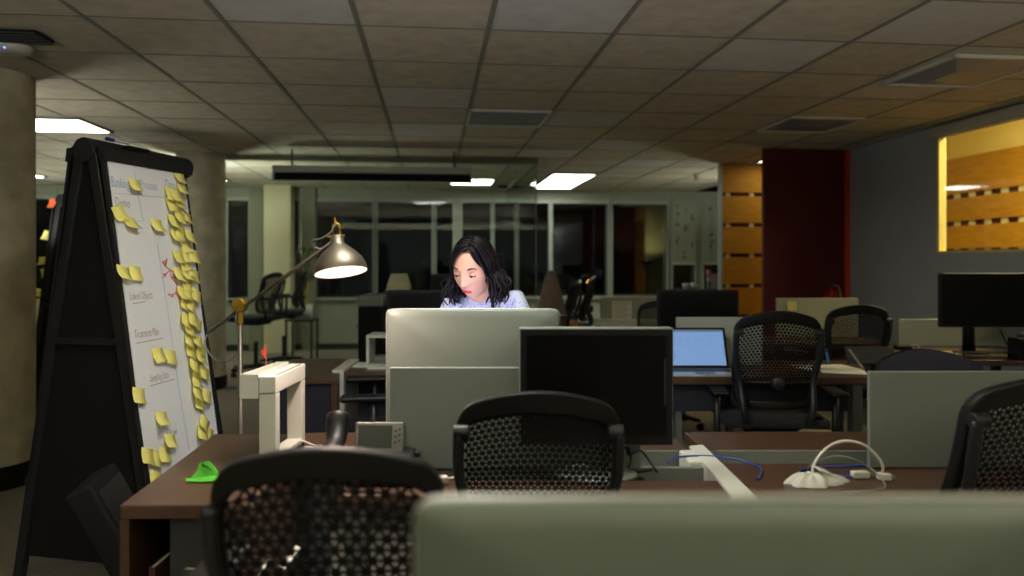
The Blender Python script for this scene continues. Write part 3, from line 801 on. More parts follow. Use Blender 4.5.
for px, lab, col in ((686,'small cream cup on the bookcase left of the bead tower','offwhite'),(694,'small white cup nearest the bead tower on the bookcase','white')):
    c = thing('cup', lab, 'cup', (X_(px, 8.7), 8.7, 1.0)); MB().lathe([(0,0),(.035,0),(.04,.07),(.036,.07),(.032,.008),(0,.008)], n=20).build('body', M[col], c, smooth=True)
    MB().tube([(.038,0,.055),(.06,0,.05),(.06,0,.025),(.037,0,.02)], .005, 8).build('handle', M[col], c, smooth=True)
t = thing('photo_frame', 'white standing frame on the bookcase beside the slat screen', 'picture frame', (X_(715, 8.72), 8.72, 1.0))
MB().box((0,0,.09),(.09,.012,.18),rot=(-.15,0,0)).build('frame', M['white'], t); MB().box((0,.04,.07),(.02,.01,.14),rot=(.3,0,0)).build('stand', M['white'], t)

# ------------------------------------------------------------------ monitors
def flat_monitor(label, px0, px1, pyt, pyb, Z, rz=0, bezel=.018, face=1, foot_z=.73, frame='black', foot='black', foot_off=0, desk_gap=True):
    x0, x1 = X_(px0, Z), X_(px1, Z); zt_ = CAMH-(pyt-HY)/F*Z; zb_ = CAMH-(pyb-HY)/F*Z; W = (x1-x0)/2; H = zt_-zb_
    t = thing('monitor', label, 'monitor', ((x0+x1)/2, Z, foot_z), rz); zb = zb_-foot_z; s = -face
    MB().b2(-W, W, -.02, .02, zb, zb+H).build('housing', M[frame], t, bevel=.005)
    MB().b2(-W+.004, W-.004, s*.0205, s*.024, zb+.004, zb+H-.004).build('bezel', M['black'], t, bevel=.001)
    MB().b2(-W+bezel, W-bezel, s*.0242, s*.0252, zb+bezel*1.4, zb+H-bezel).build('screen', M['screen'], t)
    MB().box((0, -s*.045, zb+H*.35), (.07, .05, .12)).build('neck_mount', M[foot], t, bevel=.006)
    MB().tube([(0,-s*.05,.012),(0,-s*.055,zb+H*.35)], [.035,.028], 14, flat=.5).build('neck', M[foot], t, smooth=True)
    MB().lathe([(0,.0),(.115,0),(.115,.006),(.10,.012),(0,.014)], n=40).build('foot', M[foot], t, loc=(foot_off,-s*.01,0)).scale = (1, .75, 1)
    return t
mon = flat_monitor('black-screened monitor with a thin silver rim behind the middle mesh chair', 519, 672, 327, 444, 2.05, frame='alu', bezel=.02, foot='alu')
for c in mon.children:
    if c.name.startswith('foot'): c.location.y -= .01
    if c.name.startswith('foot'): c.location.x = .0
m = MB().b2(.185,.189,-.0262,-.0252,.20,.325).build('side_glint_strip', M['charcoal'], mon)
flat_monitor('black monitor on a rear desk in front of the wood slat screen', 657, 738, 290, 338, 4.75)
mr_ = flat_monitor('large black monitor at right on a thick stand under the yellow window', 939, 1036, 273, 327, 4.78, bezel=.010)
for c_ in mr_.children:
    if c_.name.split('.')[0] == 'neck': c_.scale = (2.3, 1, 1); c_.location.x = -.09
    if c_.name.split('.')[0] == 'foot': c_.location.x = -.09
flat_monitor('wide black monitor left of the woman below the cream jacket', 387, 452, 290, 332, 4.2)
flat_monitor('tall black monitor directly behind the woman', 431, 500, 274, 325, 5.2)

def all_in_one(label, px0, px1, pyt, Z, H, r=.03, screen=True, rz=0, deskz=.73):
    x0, x1 = X_(px0, Z), X_(px1, Z); zt_ = CAMH-(pyt-HY)/F*Z-deskz; W = (x1-x0)/2
    t = thing('desktop_computer', label, 'computer', ((x0+x1)/2, Z, deskz), rz); zb = zt_-H
    # bulged back facing -y, screen facing +y
    b = MB()
    def rr(k, n, s, p=26.0):
        a = 2*PI*k/n; c, q = math.cos(a), math.sin(a)
        return (math.copysign(abs(c)**(2/p), c)*W*s, math.copysign(abs(q)**(2/p), q)*H/2*s)
    N = 128; rings = []
    for s, y in ((1, .012), (1, .004), (.995, .0), (.97, -.004), (.85, -.008), (.6, -.016), (.3, -.020), (.02, -.021)):
        rings.append([b.bm.verts.new((rr(k, N, s)[0], y, zb+H/2+rr(k, N, s)[1])) for k in range(N)])
    for A, B in zip(rings, rings[1:]):
        for k in range(N): b._f([A[k], A[(k+1)%N], B[(k+1)%N], B[k]])
    b._f(rings[0]); b._f(rings[-1])
    b.build('housing', M['alu'], t, smooth=True)
    e = MB(); R1 = [e.bm.verts.new((rr(k, N, 1.001)[0], .013, zb+H/2+rr(k, N, 1.001)[1])) for k in range(N)]; R2 = [e.bm.verts.new((rr(k, N, 1.001)[0], .006, zb+H/2+rr(k, N, 1.001)[1])) for k in range(N)]
    for k in range(N): e._f([R1[k], R1[(k+1)%N], R2[(k+1)%N], R2[k]])
    e.build('edge_band', M['alu_bright'], t, solid=.002, smooth=True)
    chin = H*.14
    MB().b2(-W+.008, W-.008, .0125, .0145, zb+chin, zb+H-.008).build('bezel', M['black'], t)
    MB().b2(-W+.025, W-.025, .0148, .0156, zb+chin+.016, zb+H-.026).build('screen', M['imacscreen'] if screen else M['screen'], t)
    MB().prism_v([(-.09,-.055,zb+.11),(.09,-.055,zb+.11),(.09,-.075,.006),(-.09,-.075,.006)], (0,-.006,0)).build('stand', M['alu'], t, bevel=.002)
    MB().b2(-.09,.09,-.08,.10,0,.007).build('foot', M['alu'], t, bevel=.003)
    return t
wim = all_in_one('large silver desktop computer seen from behind, in front of the woman', 386, 560, 309, 2.40, .385)
wim.location.y = 2.40
all_in_one('blurred silver computer back closest to the camera along the bottom edge', 414, 1066, 501, .60, .30, screen=False, deskz=.73)
for c_ in bpy.data.objects:
    if c_.parent and c_.parent.name == 'desktop_computer.001' and c_.name.startswith('housing'): c_.data.materials[0] = M['aludark']

# ------------------------------------------------------------------ laptop
Zh = 4.0; t = thing('laptop', 'open silver laptop with a blue glowing screen beside a turned mesh chair', 'laptop', (X_(701, 3.93), 3.91, .731), math.radians(0))
MB().b2(-.18,.18,-.125,.115,0,.012).build('base', M['alu_bright'], t, bevel=.003)
MB().b2(-.155,.155,-.015,.085,.0122,.0135).build('keyboard', M['black'], t); MB().b2(-.05,.05,-.11,-.035,.0122,.013).build('trackpad', M['alu'], t)
lid = MB().box((0,.0,.118),(.36,.006,.235)).build('lid', M['black'], t, bevel=.003, loc=(0,.118,.008), rot=(-.42,0,0))
MB().b2(-.165,.165,-.0045,-.0035,.018,.222).build('screen', M['laptopscreen'], lid)
m = MB()
m.b2(-.165,.165,-.0055,-.0048,.210,.222); m.build('screen_menu_bar', M['laptopbar'], lid)
m = MB()
for i in range(5):
    m.b2(-.07+i*.04-.013,-.07+i*.04+.013,-.0055,-.0048,.165,.168); m.b2(-.07+i*.04-.013,-.07+i*.04+.009,-.0055,-.0048,.150,.1525); m.b2(-.07+i*.04-.013,-.07+i*.04+.013,-.0055,-.0048,.135,.137)
m.b2(-.15,-.10,-.0055,-.0048,.165,.168); m.b2(-.13,-.105,-.0055,-.0048,.06,.075); m.b2(-.13,-.105,-.0055,-.0048,.082,.086); m.b2(.09,.15,-.0055,-.0048,.185,.187)
m.build('screen_icons', M['laptopicon'], lid)
m = MB(); m.b2(.157,.165,-.006,-.0048,.07,.13); m.build('screen_scrollbar', M['laptopicon'], lid)

# papers on the laptop desk etc.
def sheets(items, label_fn):
    pass
for px, py, w_, d_, r, lab, mm in ((826,368,.30,.20,.1,'white sheet lying left on the papers desk behind the turned chair','paper'),(843,372,.22,.16,-.3,'white sheet lying right on the papers desk near the slanted dark stand','paper'),
        (940,353.5,.18,.12,.2,'pale paper at the left of the desk under the right-hand monitor','paper'),(968,353,.26,.14,-.1,'yellow paper under the stand of the right-hand monitor','yellowpaper'),(1008,353,.22,.14,.25,'yellow folder at the right of the desk under the right-hand monitor','yellowpaper')):
    Z = Zt(py) ; tag(MB().b2(-w_/2,w_/2,-d_/2,d_/2,0,.004).build('loose_paper', M[mm], loc=(X_(px,Z),Z,.7312), rot=(0,0,r)), lab, 'paper')
# blue pen-like clip on papers
p = P(829, 362, 4.25); t = thing('blue_marker', 'small blue marker standing among the white papers', 'marker', (p.x, p.y, .7312))
MB().tube([(0,0,.0),(-.015,0,.07)],.007,8).build('barrel', mat('marker_blue',(70,130,190),.5), t); MB().tube([(-.015,0,.0705),(-.019,0,.09)],.0075,8).build('cap', M['bluecable'], t)
# slanted dark stand
p = P(869, 360, 4.1); t = thing('slanted_stand', 'black slanted document stand on the papers desk next to the divider', 'stand', (p.x, 4.08, .731))
MB().box((.0,.0,.075),(.27,.012,.10),rot=(-.5,0,0)).build('plate', M['charcoal'], t, bevel=.003)
MB().tube([(-.13,-.02,.11),(-.06,-.05,.0)],.007,8).build('leg', M['greycable'], t); MB().tube([(.10,.0,.03),(.10,.05,.0)],.007,8).build('leg', M['greycable'], t)
p = P(902, 348, 4.6); t = thing('webcam', 'small black device with a white cord at the back of the slanted stand', 'device', (X_(903,4.62), 4.62, .731))
MB().box((0,0,.055),(.10,.05,.03)).build('body', M['black'], t, bevel=.008); MB().tube([(0,0,0),(0,0,.042)],.012,10).build('stem', M['black'], t); MB().tube(smooth_path([(.04,0,.06),(.08,0,.075),(.11,0,.04),(.12,0,.003)]),.004,8).build('cord', M['whitecable'], t)
# riser under right-hand monitor, speaker
t = thing('wire_riser', 'black wire desk riser on the desk under the right-hand monitor', 'riser', (X_(990,4.55), 4.55, .731))
MB().b2(-.20,.20,-.06,.06,.032,.036).build('shelf', M['black'], t)
for s in (-1,1):
    for d in (-.05,.05): MB().cyl((s*.19,d,0),(s*.19,d,.032),.004,8).build('leg', M['black'], t)
t = thing('desk_speaker', 'small black speaker at the right edge of the picture', 'speaker', (X_(1028,4.50), 4.50, .731))
MB().b2(-.09,.09,-.06,.06,0,.13).build('body', M['black2'], t, bevel=.01); MB().ball((0,0,.135),.06,10,(1,1,.5)).build('dome', M['charcoal'], t, smooth=True)
p = P(520,0,4.7)
# cable behind monitor stand
t = tag(MB().tube(smooth_path([(X_(1000,5.05),5.05,.86),(X_(1004,5.05),5.05,.80),(X_(1009,5.0),5.0,.74)]),.004,8).build('monitor_cable', M['black'], smooth=True), 'thin dark cable hanging behind the right-hand monitor', 'cable')
# pen cup
Z = 6.4; t = thing('pen_cup', 'brown pen cup with black pens right of the jacket chairs', 'pen cup', (X_(574,Z), Z, .731))
MB().lathe([(0,0),(.035,0),(.037,.09),(.033,.09),(.031,.006),(0,.006)], n=20).build('cup', M['cardboard'], t, smooth=True)
for k, (a, b_) in enumerate(((-.02,.01),(.0,-.01),(.02,.0),(.012,.02))): MB().cyl((a*.5,b_*.5,.01),(a*2,b_*2,.17-.01*k),.006,8).build('pen', M['black'], t)
# fire extinguisher
Z = 7.0; t = thing('fire_extinguisher', 'red fire extinguisher with a pale label on the dark red wall', 'fire extinguisher', (X_(830,Z), Z-.02, .60))
MB().lathe([(0,0),(.06,0),(.066,.02),(.066,.40),(.05,.445),(.02,.46),(.02,.48),(0,.48)], n=28).build('cylinder', M['extred'], t, smooth=True)
MB().lathe([(.0675,.24),(.0675,.37)], n=28).build('label_band', M['paper'], t, smooth=True)
MB().box((0,0,.50),(.03,.03,.04)).build('valve', M['charcoal'], t); MB().box((-.03,0,.53),(.10,.02,.012),rot=(0,.25,0)).build('handle', M['charcoal'], t)
MB().tube(smooth_path([(.02,0,.50),(.07,0,.49),(.09,-.02,.38),(.10,-.03,.22)]),.011,8).build('hose', M['cardboard'], t, smooth=True)
MB().b2(-.03,.03,.06,.075,.1,.3).build('bracket', M['charcoal'], t)

# plant on small black table behind the glass
Z = 10.1; px_ = 306
t = thing('side_table', 'small black side table behind the glass below the potted plant', 'table', (X_(302,Z), Z, 0))
MB().b2(-.19,.19,-.17,.17,.52,.54).build('tabletop', M['black'], t)
for sx_ in (-.17,.17):
    for sy in (-.15,.15): MB().b2(sx_-.012,sx_+.012,sy-.012,sy+.012,0,.52).build('leg', M['charcoal'], t)
t = thing('potted_plant', 'tall thin-stemmed plant in a white pot behind the glass', 'plant', (X_(px_,Z), Z, .541))
MB().lathe([(0,0),(.075,0),(.09,.20),(.082,.20),(.075,.17),(0,.17)], n=28).build('pot', M['pot'], t, smooth=True)
random.seed(5)
for k in range(4):
    a = k*1.6; MB().tube(smooth_path([(math.cos(a)*.03,math.sin(a)*.03,.17),(math.cos(a)*.04,math.sin(a)*.04,.5),(math.cos(a)*.05,math.sin(a)*.05,.62+.1*k)]),.011,8).build('stem', M['stem'], t, smooth=True)
m = MB()
for k in range(60):
    s = k % 4; a0 = s*1.6; top = Vector((math.cos(a0)*.05, math.sin(a0)*.05, random.uniform(.58,.92) if s else random.uniform(.5,.62)))
    a = random.uniform(0, 2*PI); L_ = random.uniform(.14,.26); d = Vector((math.cos(a), math.sin(a), 0)); n = Vector((-d.y, d.x, 0))*.010
    p0 = top; p1 = top+d*L_*.5+Vector((0,0,.07)); p2 = top+d*L_+Vector((0,0,-.03))
    a1, a2, b1, b2, c1 = [m.bm.verts.new(v) for v in (p0-n*.5, p0+n*.5, p1+n, p1-n, p2)]
    m._f([a1, a2, b1, b2]); m._f([b2, b1, c1])
m.build('leaves', M['leaf'], t)
# ------------------------------------------------------------------ A-frame whiteboard stands
WA = math.radians(12.8)
def s_face(z): return .086 + (1.751 - z)*.1476
def make_stand(label, loc, rz, writing=True):
    t = thing('whiteboard_stand', label, 'whiteboard', loc, rz)
    Ly = .62
    MB().cyl((0,-.012,1.775),(0,Ly,1.775),.050,36).build('top_roller', M['standblack'], t, bevel=.003)
    MB().cyl((-.065,.004,1.783),(-.04,.004,1.783),.008,10).build('roller_pin', M['black'], t)
    # legs: near pair & far pair, both sides
    for y in (0.0, .505):
        for s in (-1, 1):
            a = Vector((s*.030, y, 1.76)); b = Vector((s*.338, y, .0)); d = (b-a).normalized(); n = Vector((-d.z, 0, d.x))*.021
            MB().prism_v([a-n, a+n, b+n+Vector((0,0,0)), b-n], (0,.03,0)).build('leg', M['standblack'], t, bevel=.002)
        MB().prism_v([(-.02,y+.012,1.75),(.02,y+.012,1.75),(.31,y+.012,.10),(-.31,y+.012,.10)], (0,.006,0)).build('side_panel', M['black2'], t)
        MB().b2(-.155,.155,y-.004,y+.03,.985,1.01).build('crossbar', M['standblack'], t)
    # boards on both slopes
    for s in (1, -1):
        def fp(z, out=0.0): return Vector((s*(s_face(z)+out), 0, z))
        z0, z1 = .40, 1.765; ya, yb = .0, .515
        o = .012
        def quad(zA, zB, y0, y1, out, th, name, m):
            A, B = fp(zA, out), fp(zB, out)
            return MB().prism_v([A+Vector((0,y0,0)), A+Vector((0,y1,0)), B+Vector((0,y1,0)), B+Vector((0,y0,0))], (-s*th,0,0)).build(name, m, t)
        quad(z0, z1, ya-.0, yb, -.004, .012, 'board_backing', M['standblack'])
        quad(z0+.035, z1-.012, ya+.022, yb-.022, .0, .004, 'board_face', M['board'])
        quad(z1-.035, z1+.02, ya, yb+.03, .008, .03, 'top_rail', M['standblack'])
        quad(z0, z0+.03, ya, yb, .012, .02, 'pen_ledge', M['standblack'])
    if writing:
        across = Vector((0,1,0)); up = Vector((-.146,0,.989)).normalized(); nrm = across.cross(up)
        def put(txt, y, z, size, m, sx=1.0):
            cu = bpy.data.curves.new('writing', 'FONT'); cu.body = txt; cu.size = size; cu.extrude = .0002; cu.shear = .15; cu.resolution_u = 2; cu.offset = -.0009
            cu.materials.append(m); oc = bpy.data.objects.new('tmp', cu); COL.objects.link(oc); bpy.context.view_layer.update(); me = bpy.data.meshes.new_from_object(oc); me.name = 'writing'; bpy.data.objects.remove(oc); o = bpy.data.objects.new('writing', me); COL.objects.link(o); o.parent = t
            p = Vector((s_face(z)+.0012, y, z)); mx = Matrix((across*sx, up, nrm)).transposed().to_4x4(); mx.translation = p; o.matrix_local = mx
        B_, N_ = M['blueink'], M['brownink']
        put('Banking', .022, 1.625, .066, B_, .50); put('Processes', .19, 1.635, .058, B_, .46); put('Data', .35, 1.65, .062, B_, .55)
        put('Demo', .03, 1.545, .06, N_, .55); put('Linked Objects', .045, 1.165, .050, N_, .44)
        put('Treatment Plan', .045, 1.01, .050, N_, .46); put('Sampling Data', .10, .825, .046, N_, .44); put('Workflow', .10, .585, .048, N_, .60)
        def line(pts, m, r=.0013):
            if m is M['redink']: pts = [(y, 1.335-(1.335-z)*.53) for y, z in pts]
            MB().tube([Vector((s_face(z)+.0012, y, z)) for y, z in pts], r, 5).build('drawn_line', m, t)
        line([(.03,1.60),(.25,1.605),(.50,1.615)], M['blueline'], .0010); line([(.165,1.70),(.17,1.60),(.18,1.50)], M['blueline'], .0010)
        line([(.06,1.485),(.19,1.495)], M['blueline'], .0010); line([(.37,1.66),(.372,1.58)], M['blueline'], .0010)
        line([(.25,1.40),(.262,1.1),(.27,.75),(.285,.5)], M['blueline'], .0010)
        line([(.05,.99),(.21,.995)], M['brownink']); line([(.10,.81),(.25,.815)], M['brownink']); line([(.06,1.15),(.13,1.155)], M['brownink'])
        R_ = M['redink']; rp = [(.30,1.335),(.285,1.27),(.315,1.235),(.31,1.18),(.345,1.12),(.33,1.05),(.36,.97)]
        line(rp, R_, .0022); line([(.315,1.235),(.35,1.215)], R_, .002); line([(.31,1.18),(.355,1.17)], R_, .002); line([(.315,1.24),(.27,1.20)], R_, .002)
        line([(.33,1.05),(.30,1.03)], R_, .002); line([(.33,1.06),(.37,1.05)], R_, .002); line([(.285,1.27),(.27,1.30)], R_, .002)
        for (y, z) in ((.272,1.30),(.268,1.195),(.362,1.215),(.366,1.17),(.295,1.025),(.378,1.045)):
            random.seed(int(y*1000)); line([(y+random.uniform(-.02,.02), z+random.uniform(-.02,.02)) for _ in range(7)], R_, .0018)
        MB().b2(.058,.085,.14,.27,1.80,1.812).build('top_ledge', M['black'], t)
    return t
WO = Vector((-1.731, 3.0, 0))
ws = make_stand('tall black A-frame whiteboard stand covered in yellow notes at left', WO, -WA)
ws2 = make_stand('smaller-looking black A-frame stand farther back, behind the big whiteboard stand', Vector((X_(62,5.5), 5.5, -.0)), math.radians(-10), False)
mw = (Matrix.Translation(WO) @ Matrix.Rotation(-WA, 4, 'Z'))
def w2(x, y, z): return mw @ Vector((x, y, z))
t = thing('marker', 'blue and white marker lying on top of the big whiteboard stand', 'marker', w2(.03,.12,1.832), -WA)
MB().cyl((0,0,0),(.0,.09,0),.007,10).build('barrel', M['white'], t); MB().cyl((0,-.04,0),(.0,0,0),.008,10).build('cap', M['bluecable'], t)

# sticky notes: thin curled sheets hanging from their top edge
def note_mesh(curl, twist, W=.076):
    b = MB(); n = 8
    def f(i, j):
        a = curl*j; z = -W*(math.sin(a)/curl if curl > .01 else j); y = -(W*(1-math.cos(a))/curl if curl > .01 else 0) 
        x = (i-.5)*W + twist*j*j*W*.3
        return Vector((x, y - .002 - twist*.012*j*(i-.5), z))
    b.grid(f, 2, n)
    me_o = b.build('tmp', M['note'], fix=False, smooth=True); me = me_o.data; bpy.data.objects.remove(me_o); me.name = 'sticky_note'; return me
NM = [note_mesh(.5, .1), note_mesh(.85, .25), note_mesh(1.2, .5), note_mesh(.95, -.3), note_mesh(.7, .9)]
across = Vector((0,1,0)); upv = Vector((-.146,0,.989)).normalized(); inn = upv.cross(across)
BASIS = Matrix((across, inn, upv)).transposed().to_4x4()
def board_pt(px, py):   # where the view ray meets the board face
    o = mw.inverted() @ Vector((0,0,CAMH)); d = (mw.inverted().to_3x3() @ Vector(((px-CX)/F, 1, -(py-HY)/F)))
    # x = .086 + (1.751 - z)*.1476
    k = (.086 + (1.751-o.z)*.1476 - o.x) / (d.x + .1476*d.z); return o + d*k
def put_note(px, py, v, rot, label, group=None, lift=.001, sc_=.88):
    p = board_pt(px, py) + (-inn)*lift
    o = bpy.data.objects.new('sticky_note', NM[v]); COL.objects.link(o)
    o.matrix_world = mw @ Matrix.Translation(p) @ BASIS @ Matrix.Rotation(rot, 4, 'Y') @ Matrix.Scale(sc_, 4)
    md = o.modifiers.new('solid', 'SOLIDIFY'); md.thickness = .0006
    tag(o, label, 'note', group); return o
G_N = 'yellow notes on the big whiteboard'
# (px, py of the top centre, variant, rotation, label)
singles = [
 (133,179,3,.0,'yellow note curling below the word Banking on the whiteboard'),
 (116,206,0,-.25,'yellow note at the left edge just below the word Demo'),
 (128,217,2,.05,'strongly curled yellow note right of and below the word Demo'),
 (155,219,1,.05,'long curled yellow note above the red sketch'),
 (122,266,1,.25,'left one of the two yellow notes side by side left of the red sketch'),
 (134,266,0,.12,'right one of the two yellow notes side by side left of the red sketch'),
 (156,348,0,-.05,'flat yellow note below the words Treatment Plan'),
 (170,350,0,.30,'tilted yellow note right of the flat one below Treatment Plan'),
 (138,388,0,.30,'yellow note alone at the left edge below the words Sampling Data'),
 (160,412,3,.1,'single curled yellow note just above the word Workflow'),
 (169,434,3,.2,'highest yellow note of the bottom left cluster, right of Workflow'),
 (147,448,0,.35,'leftmost yellow note of the bottom left cluster under Workflow'),
 (156,451,0,.45,'second yellow note from the left in the bottom left cluster'),
 (164,447,0,.30,'third yellow note from the left in the bottom left cluster'),
 (156,471,0,.5,'lowest yellow note of the board, partly hidden by the walnut credenza'),
]
for q in singles: put_note(*q, G_N)
edge = [ # dense column down the right edge, band labels
 (178,172,1,.15,0),(180,185,2,.2,0),
 (168,188,0,.1,1),(172,190,1,.1,1),(178,199,2,.15,1),(169,198,0,.0,1),
 (171,216,1,.2,2),(177,213,1,.3,2),(185,212,1,.35,2),
 (174,230,1,.25,3),(178,228,0,.3,3),(187,232,1,.35,3),(184,240,0,.1,3),
 (176,251,1,.1,4),(184,249,0,.05,4),(190,250,0,.15,4),(183,258,0,.0,4),
 (177,269,1,.2,5),(184,268,1,.2,5),(191,270,0,.3,5),(186,278,0,.3,5),
 (181,288,1,.3,6),(187,287,0,.5,6),(194,290,0,.5,6),(185,298,0,.5,6),(191,300,0,.6,6),
 (185,315,0,.6,7),(191,314,0,.5,7),(197,318,0,.6,7),(188,324,1,.4,7),
 (189,335,0,.6,8),(195,336,1,.5,8),(191,345,0,.5,8),(201,343,0,.6,8),(199,352,1,.5,8),
 (192,361,1,.5,9),(197,364,0,.5,9),(204,367,0,.55,9),(195,374,0,.4,9),
 (195,388,1,.5,10),(199,396,0,.4,10),(206,390,0,.55,10),
 (204,418,0,.8,11),(200,426,0,.4,11),(209,428,0,.6,11),
]
bands = ['at the very top of the dense column on the whiteboard','in the thick stack near the top of the dense column','in the third row of the dense whiteboard column','in the dense column level with the long curled note',
 'in the square block of the dense column','in the dense column level with the red sketch','in the layered clump just below the red sketch level','in the dense column clump beside the lamp tail',
 'in the dense column just below the lamp tail','in the dense column level with Sampling Data','in the loose row above the lowest whiteboard notes','at the foot of the dense column near the credenza']
for i, (px, py, v, r, bnd) in enumerate(edge):
    put_note(px, py, v, r, 'yellow note ' + bands[bnd], 'notes ' + bands[bnd], lift=.002+.0035*(i % 4))
# notes on the far stand, on its left slope
m2 = Matrix.Translation(ws2.location) @ Matrix.Rotation(math.radians(-10), 4, 'Z')
for i, (z, y, lab) in enumerate(((1.55,.02,'highest yellow note on the farther black stand'),(1.36,.0,''),(1.28,.02,''),(1.12,.0,''),(1.05,.03,''),(.93,.0,''),(.80,.02,''))):
    o = bpy.data.objects.new('sticky_note', NM[2 if i % 2 else 1]); COL.objects.link(o)
    p = Vector((-(s_face(z)+.004), y, z))
    o.matrix_world = m2 @ Matrix.Translation(p) @ Matrix.Rotation(PI/2 + .5, 4, 'Z').inverted() @ Matrix.Rotation(.3*(i % 3)-.2, 4, 'Y')
    tag(o, lab or 'yellow note low on the left slope of the farther black stand', 'note', 'yellow notes on the farther stand')
    md = o.modifiers.new('solid', 'SOLIDIFY'); md.thickness = .0006
o = bpy.data.objects.new('sticky_note', NM[1].copy()); o.data.materials.clear(); o.data.materials.append(M['note_back']); COL.objects.link(o)
o.matrix_world = m2 @ Matrix.Translation((-.075, .0, 1.79)) @ Matrix.Rotation(-.2, 4, 'Z'); tag(o, 'small orange note at the top of the farther black stand', 'note')

# black case leaning in front of the stand
p = P(108, 470, 2.55)
t = thing('black_case', 'flat black case leaning against the foot of the big whiteboard stand', 'case', (p.x+.09, 2.62, 0), math.radians(14))
def case_m():
    return Matrix.Rotation(math.radians(-24), 3, 'Y')
Rm = Matrix.Rotation(math.radians(-27), 4, 'Y')
c = MB().b2(-.045,.045,-.15,.15,.0,.60).build('body', M['black2'], t, bevel=.012); c.location = (.10,0,.03); c.rotation_euler = (0,math.radians(-27),0)
c = MB().b2(.046,.049,-.13,.13,.04,.56).build('front_panel', M['black'], t, bevel=.001); c.location = (.10,0,.03); c.rotation_euler = (0,math.radians(-27),0)

# ------------------------------------------------------------------ things on the credenza
# books in the open shelf
bz = .3605
bk = [(-.13, .016, .21, .17, (60,30,22), 0.05, 'dark reddish book at the left end of the credenza shelf'), (-.075,.030,.20,.15,(60,64,58), -.10,'grey-green book second from left in the credenza shelf'),
      (-.02,.028,.205,.15,(150,154,150),-.22,'pale grey boxed book with a round emblem in the credenza shelf'),(.045,.016,.18,.14,(196,190,170),-.30,'thin cream booklet leaning in the credenza shelf'),(.085,.02,.22,.15,(84,84,74),-.42,'dull grey book leaning at the right end of the credenza shelf')]

base = (NL[0], NL[1])
for k, (dx_, th, h, d, c, a, lab) in enumerate(bk):
    mt = mat('book_cover_%d' % k, c, .7)
    t = thing('book', lab, 'book', (base[0]+.21+dx_, base[1]+.10, bz+ abs(math.sin(a))*th*.5+.001), 0)
    cv = MB(); cv.b2(-th/2, -th/2+.002, -d/2, d/2, 0, h); cv.b2(th/2-.002, th/2, -d/2, d/2, 0, h); cv.b2(-th/2, th/2, -d/2, -d/2+.002, 0, h)
    o = cv.build('cover', mt, t); o.rotation_euler = (0, -a, 0)
    o2 = MB().b2(-th/2+.002, th/2-.002, -d/2+.003, d/2-.004, .003, h-.003).build('pages', M['paper'], t); o2.rotation_euler = (0,-a,0)
    if k == 2:
        e = MB().lathe([(.0,0),(.011,0),(.011,.0008),(0,.0008)], n=20, m=Matrix.Rotation(PI/2,3,'X')).build('emblem', M['charcoal'], o, loc=(0,-d/2-.0002,h-.06))
# green folded paper
p = P(207, 482, 1.99)
t = thing('green_paper', 'bright green folded paper leaf lying on the walnut credenza', 'paper', (p.x, Zt(480), .7315), math.radians(-12))
b = MB()
V = [(-.052,-.01,.0),(-.02,.0,.045),(.02,.01,.012),(.058,.02,.022),(.05,-.015,.006),(.0,-.03,.002),(-.045,-.035,.002),(-.03,.01,.03),(-.055,-.02,.006)]
vs = [b.bm.verts.new(v) for v in V]
for q in ((0,7,1,2),(0,2,5),(2,3,4,5),(8,0,5,6)): b._f([vs[i] for i in q])
b.build('folded_sheet', M['green'], t, solid=.0015)
b = MB(); V = [(-.045,.0,.0),(-.035,.012,.040),(-.01,.014,.046),(.012,.012,.030),(.03,.006,.01),(.0,.0,.004)]
vs = [b.bm.verts.new(v) for v in V]; b._f([vs[0],vs[1],vs[2],vs[5]]); b._f([vs[2],vs[3],vs[4],vs[5]]); b.build('raised_flap', M['green'], t, solid=.0015)
# white desk organiser: rectangular loop with a hanging tray
ox, oy0, oy1 = -.72, 2.16, 2.47
t = thing('desk_organizer', 'white desktop frame with a hanging open tray at the corner of the credenza', 'desk organiser', (0, 0, .7305))
xa, xb = X_(262, 2.19), X_(279, 2.19); zt_ = CAMH-.7305-(375-HY)/F*2.19
xa2, xb2 = xa+.012, xb+.012
def xs_(y): return 0
m = MB(); m.b2(xa, xb, 2.162, 2.20, 0, zt_-.051).build('post', M['white'], t, bevel=.003)
MB().b2(xa+.008, xb+.008, 2.405, 2.44, 0, zt_-.051).build('post', M['white'], t, bevel=.003)
MB().prism([(xa,2.16),(xb,2.16),(xb+.008,2.44),(xa+.008,2.44)], zt_-.05, zt_).build('top_beam', M['white'], t, bevel=.003)
MB().prism([(xb-.010,2.18),(xb-.004,2.18),(xb+.003,2.42),(xb-.003,2.42)], zt_-.0005, zt_+.0008).build('beam_slot', M['charcoal'], t)
MB().prism([(xa,2.20),(xb,2.20),(xb+.008,2.405),(xa+.008,2.405)], 0, .016).build('base_beam', M['white'], t, bevel=.002)
tx0 = X_(241, 2.17); ztr = CAMH-.7305-(374-HY)/F*2.17; zbr = CAMH-.7305-(398-HY)/F*2.17
m = MB(); h = .004
m.prism([(tx0,2.16),(xa-.001,2.16),(xa-.001,2.164),(tx0,2.164)], zbr, ztr)
m.prism([(tx0+.02,2.436),(xa+.004,2.436),(xa+.004,2.44),(tx0+.02,2.44)], zbr, ztr)
m.prism([(tx0,2.164),(tx0+.004,2.164),(tx0+.024,2.436),(tx0+.02,2.436)], zbr, ztr)
m.prism([(xa-.005,2.164),(xa-.001,2.164),(xa+.004,2.436),(xa+.000,2.436)], zbr, ztr)
m.prism([(tx0,2.164),(xa-.001,2.164),(xa+.003,2.436),(tx0+.02,2.436)], zbr, zbr+.004)
m.build('tray', M['white'], t)
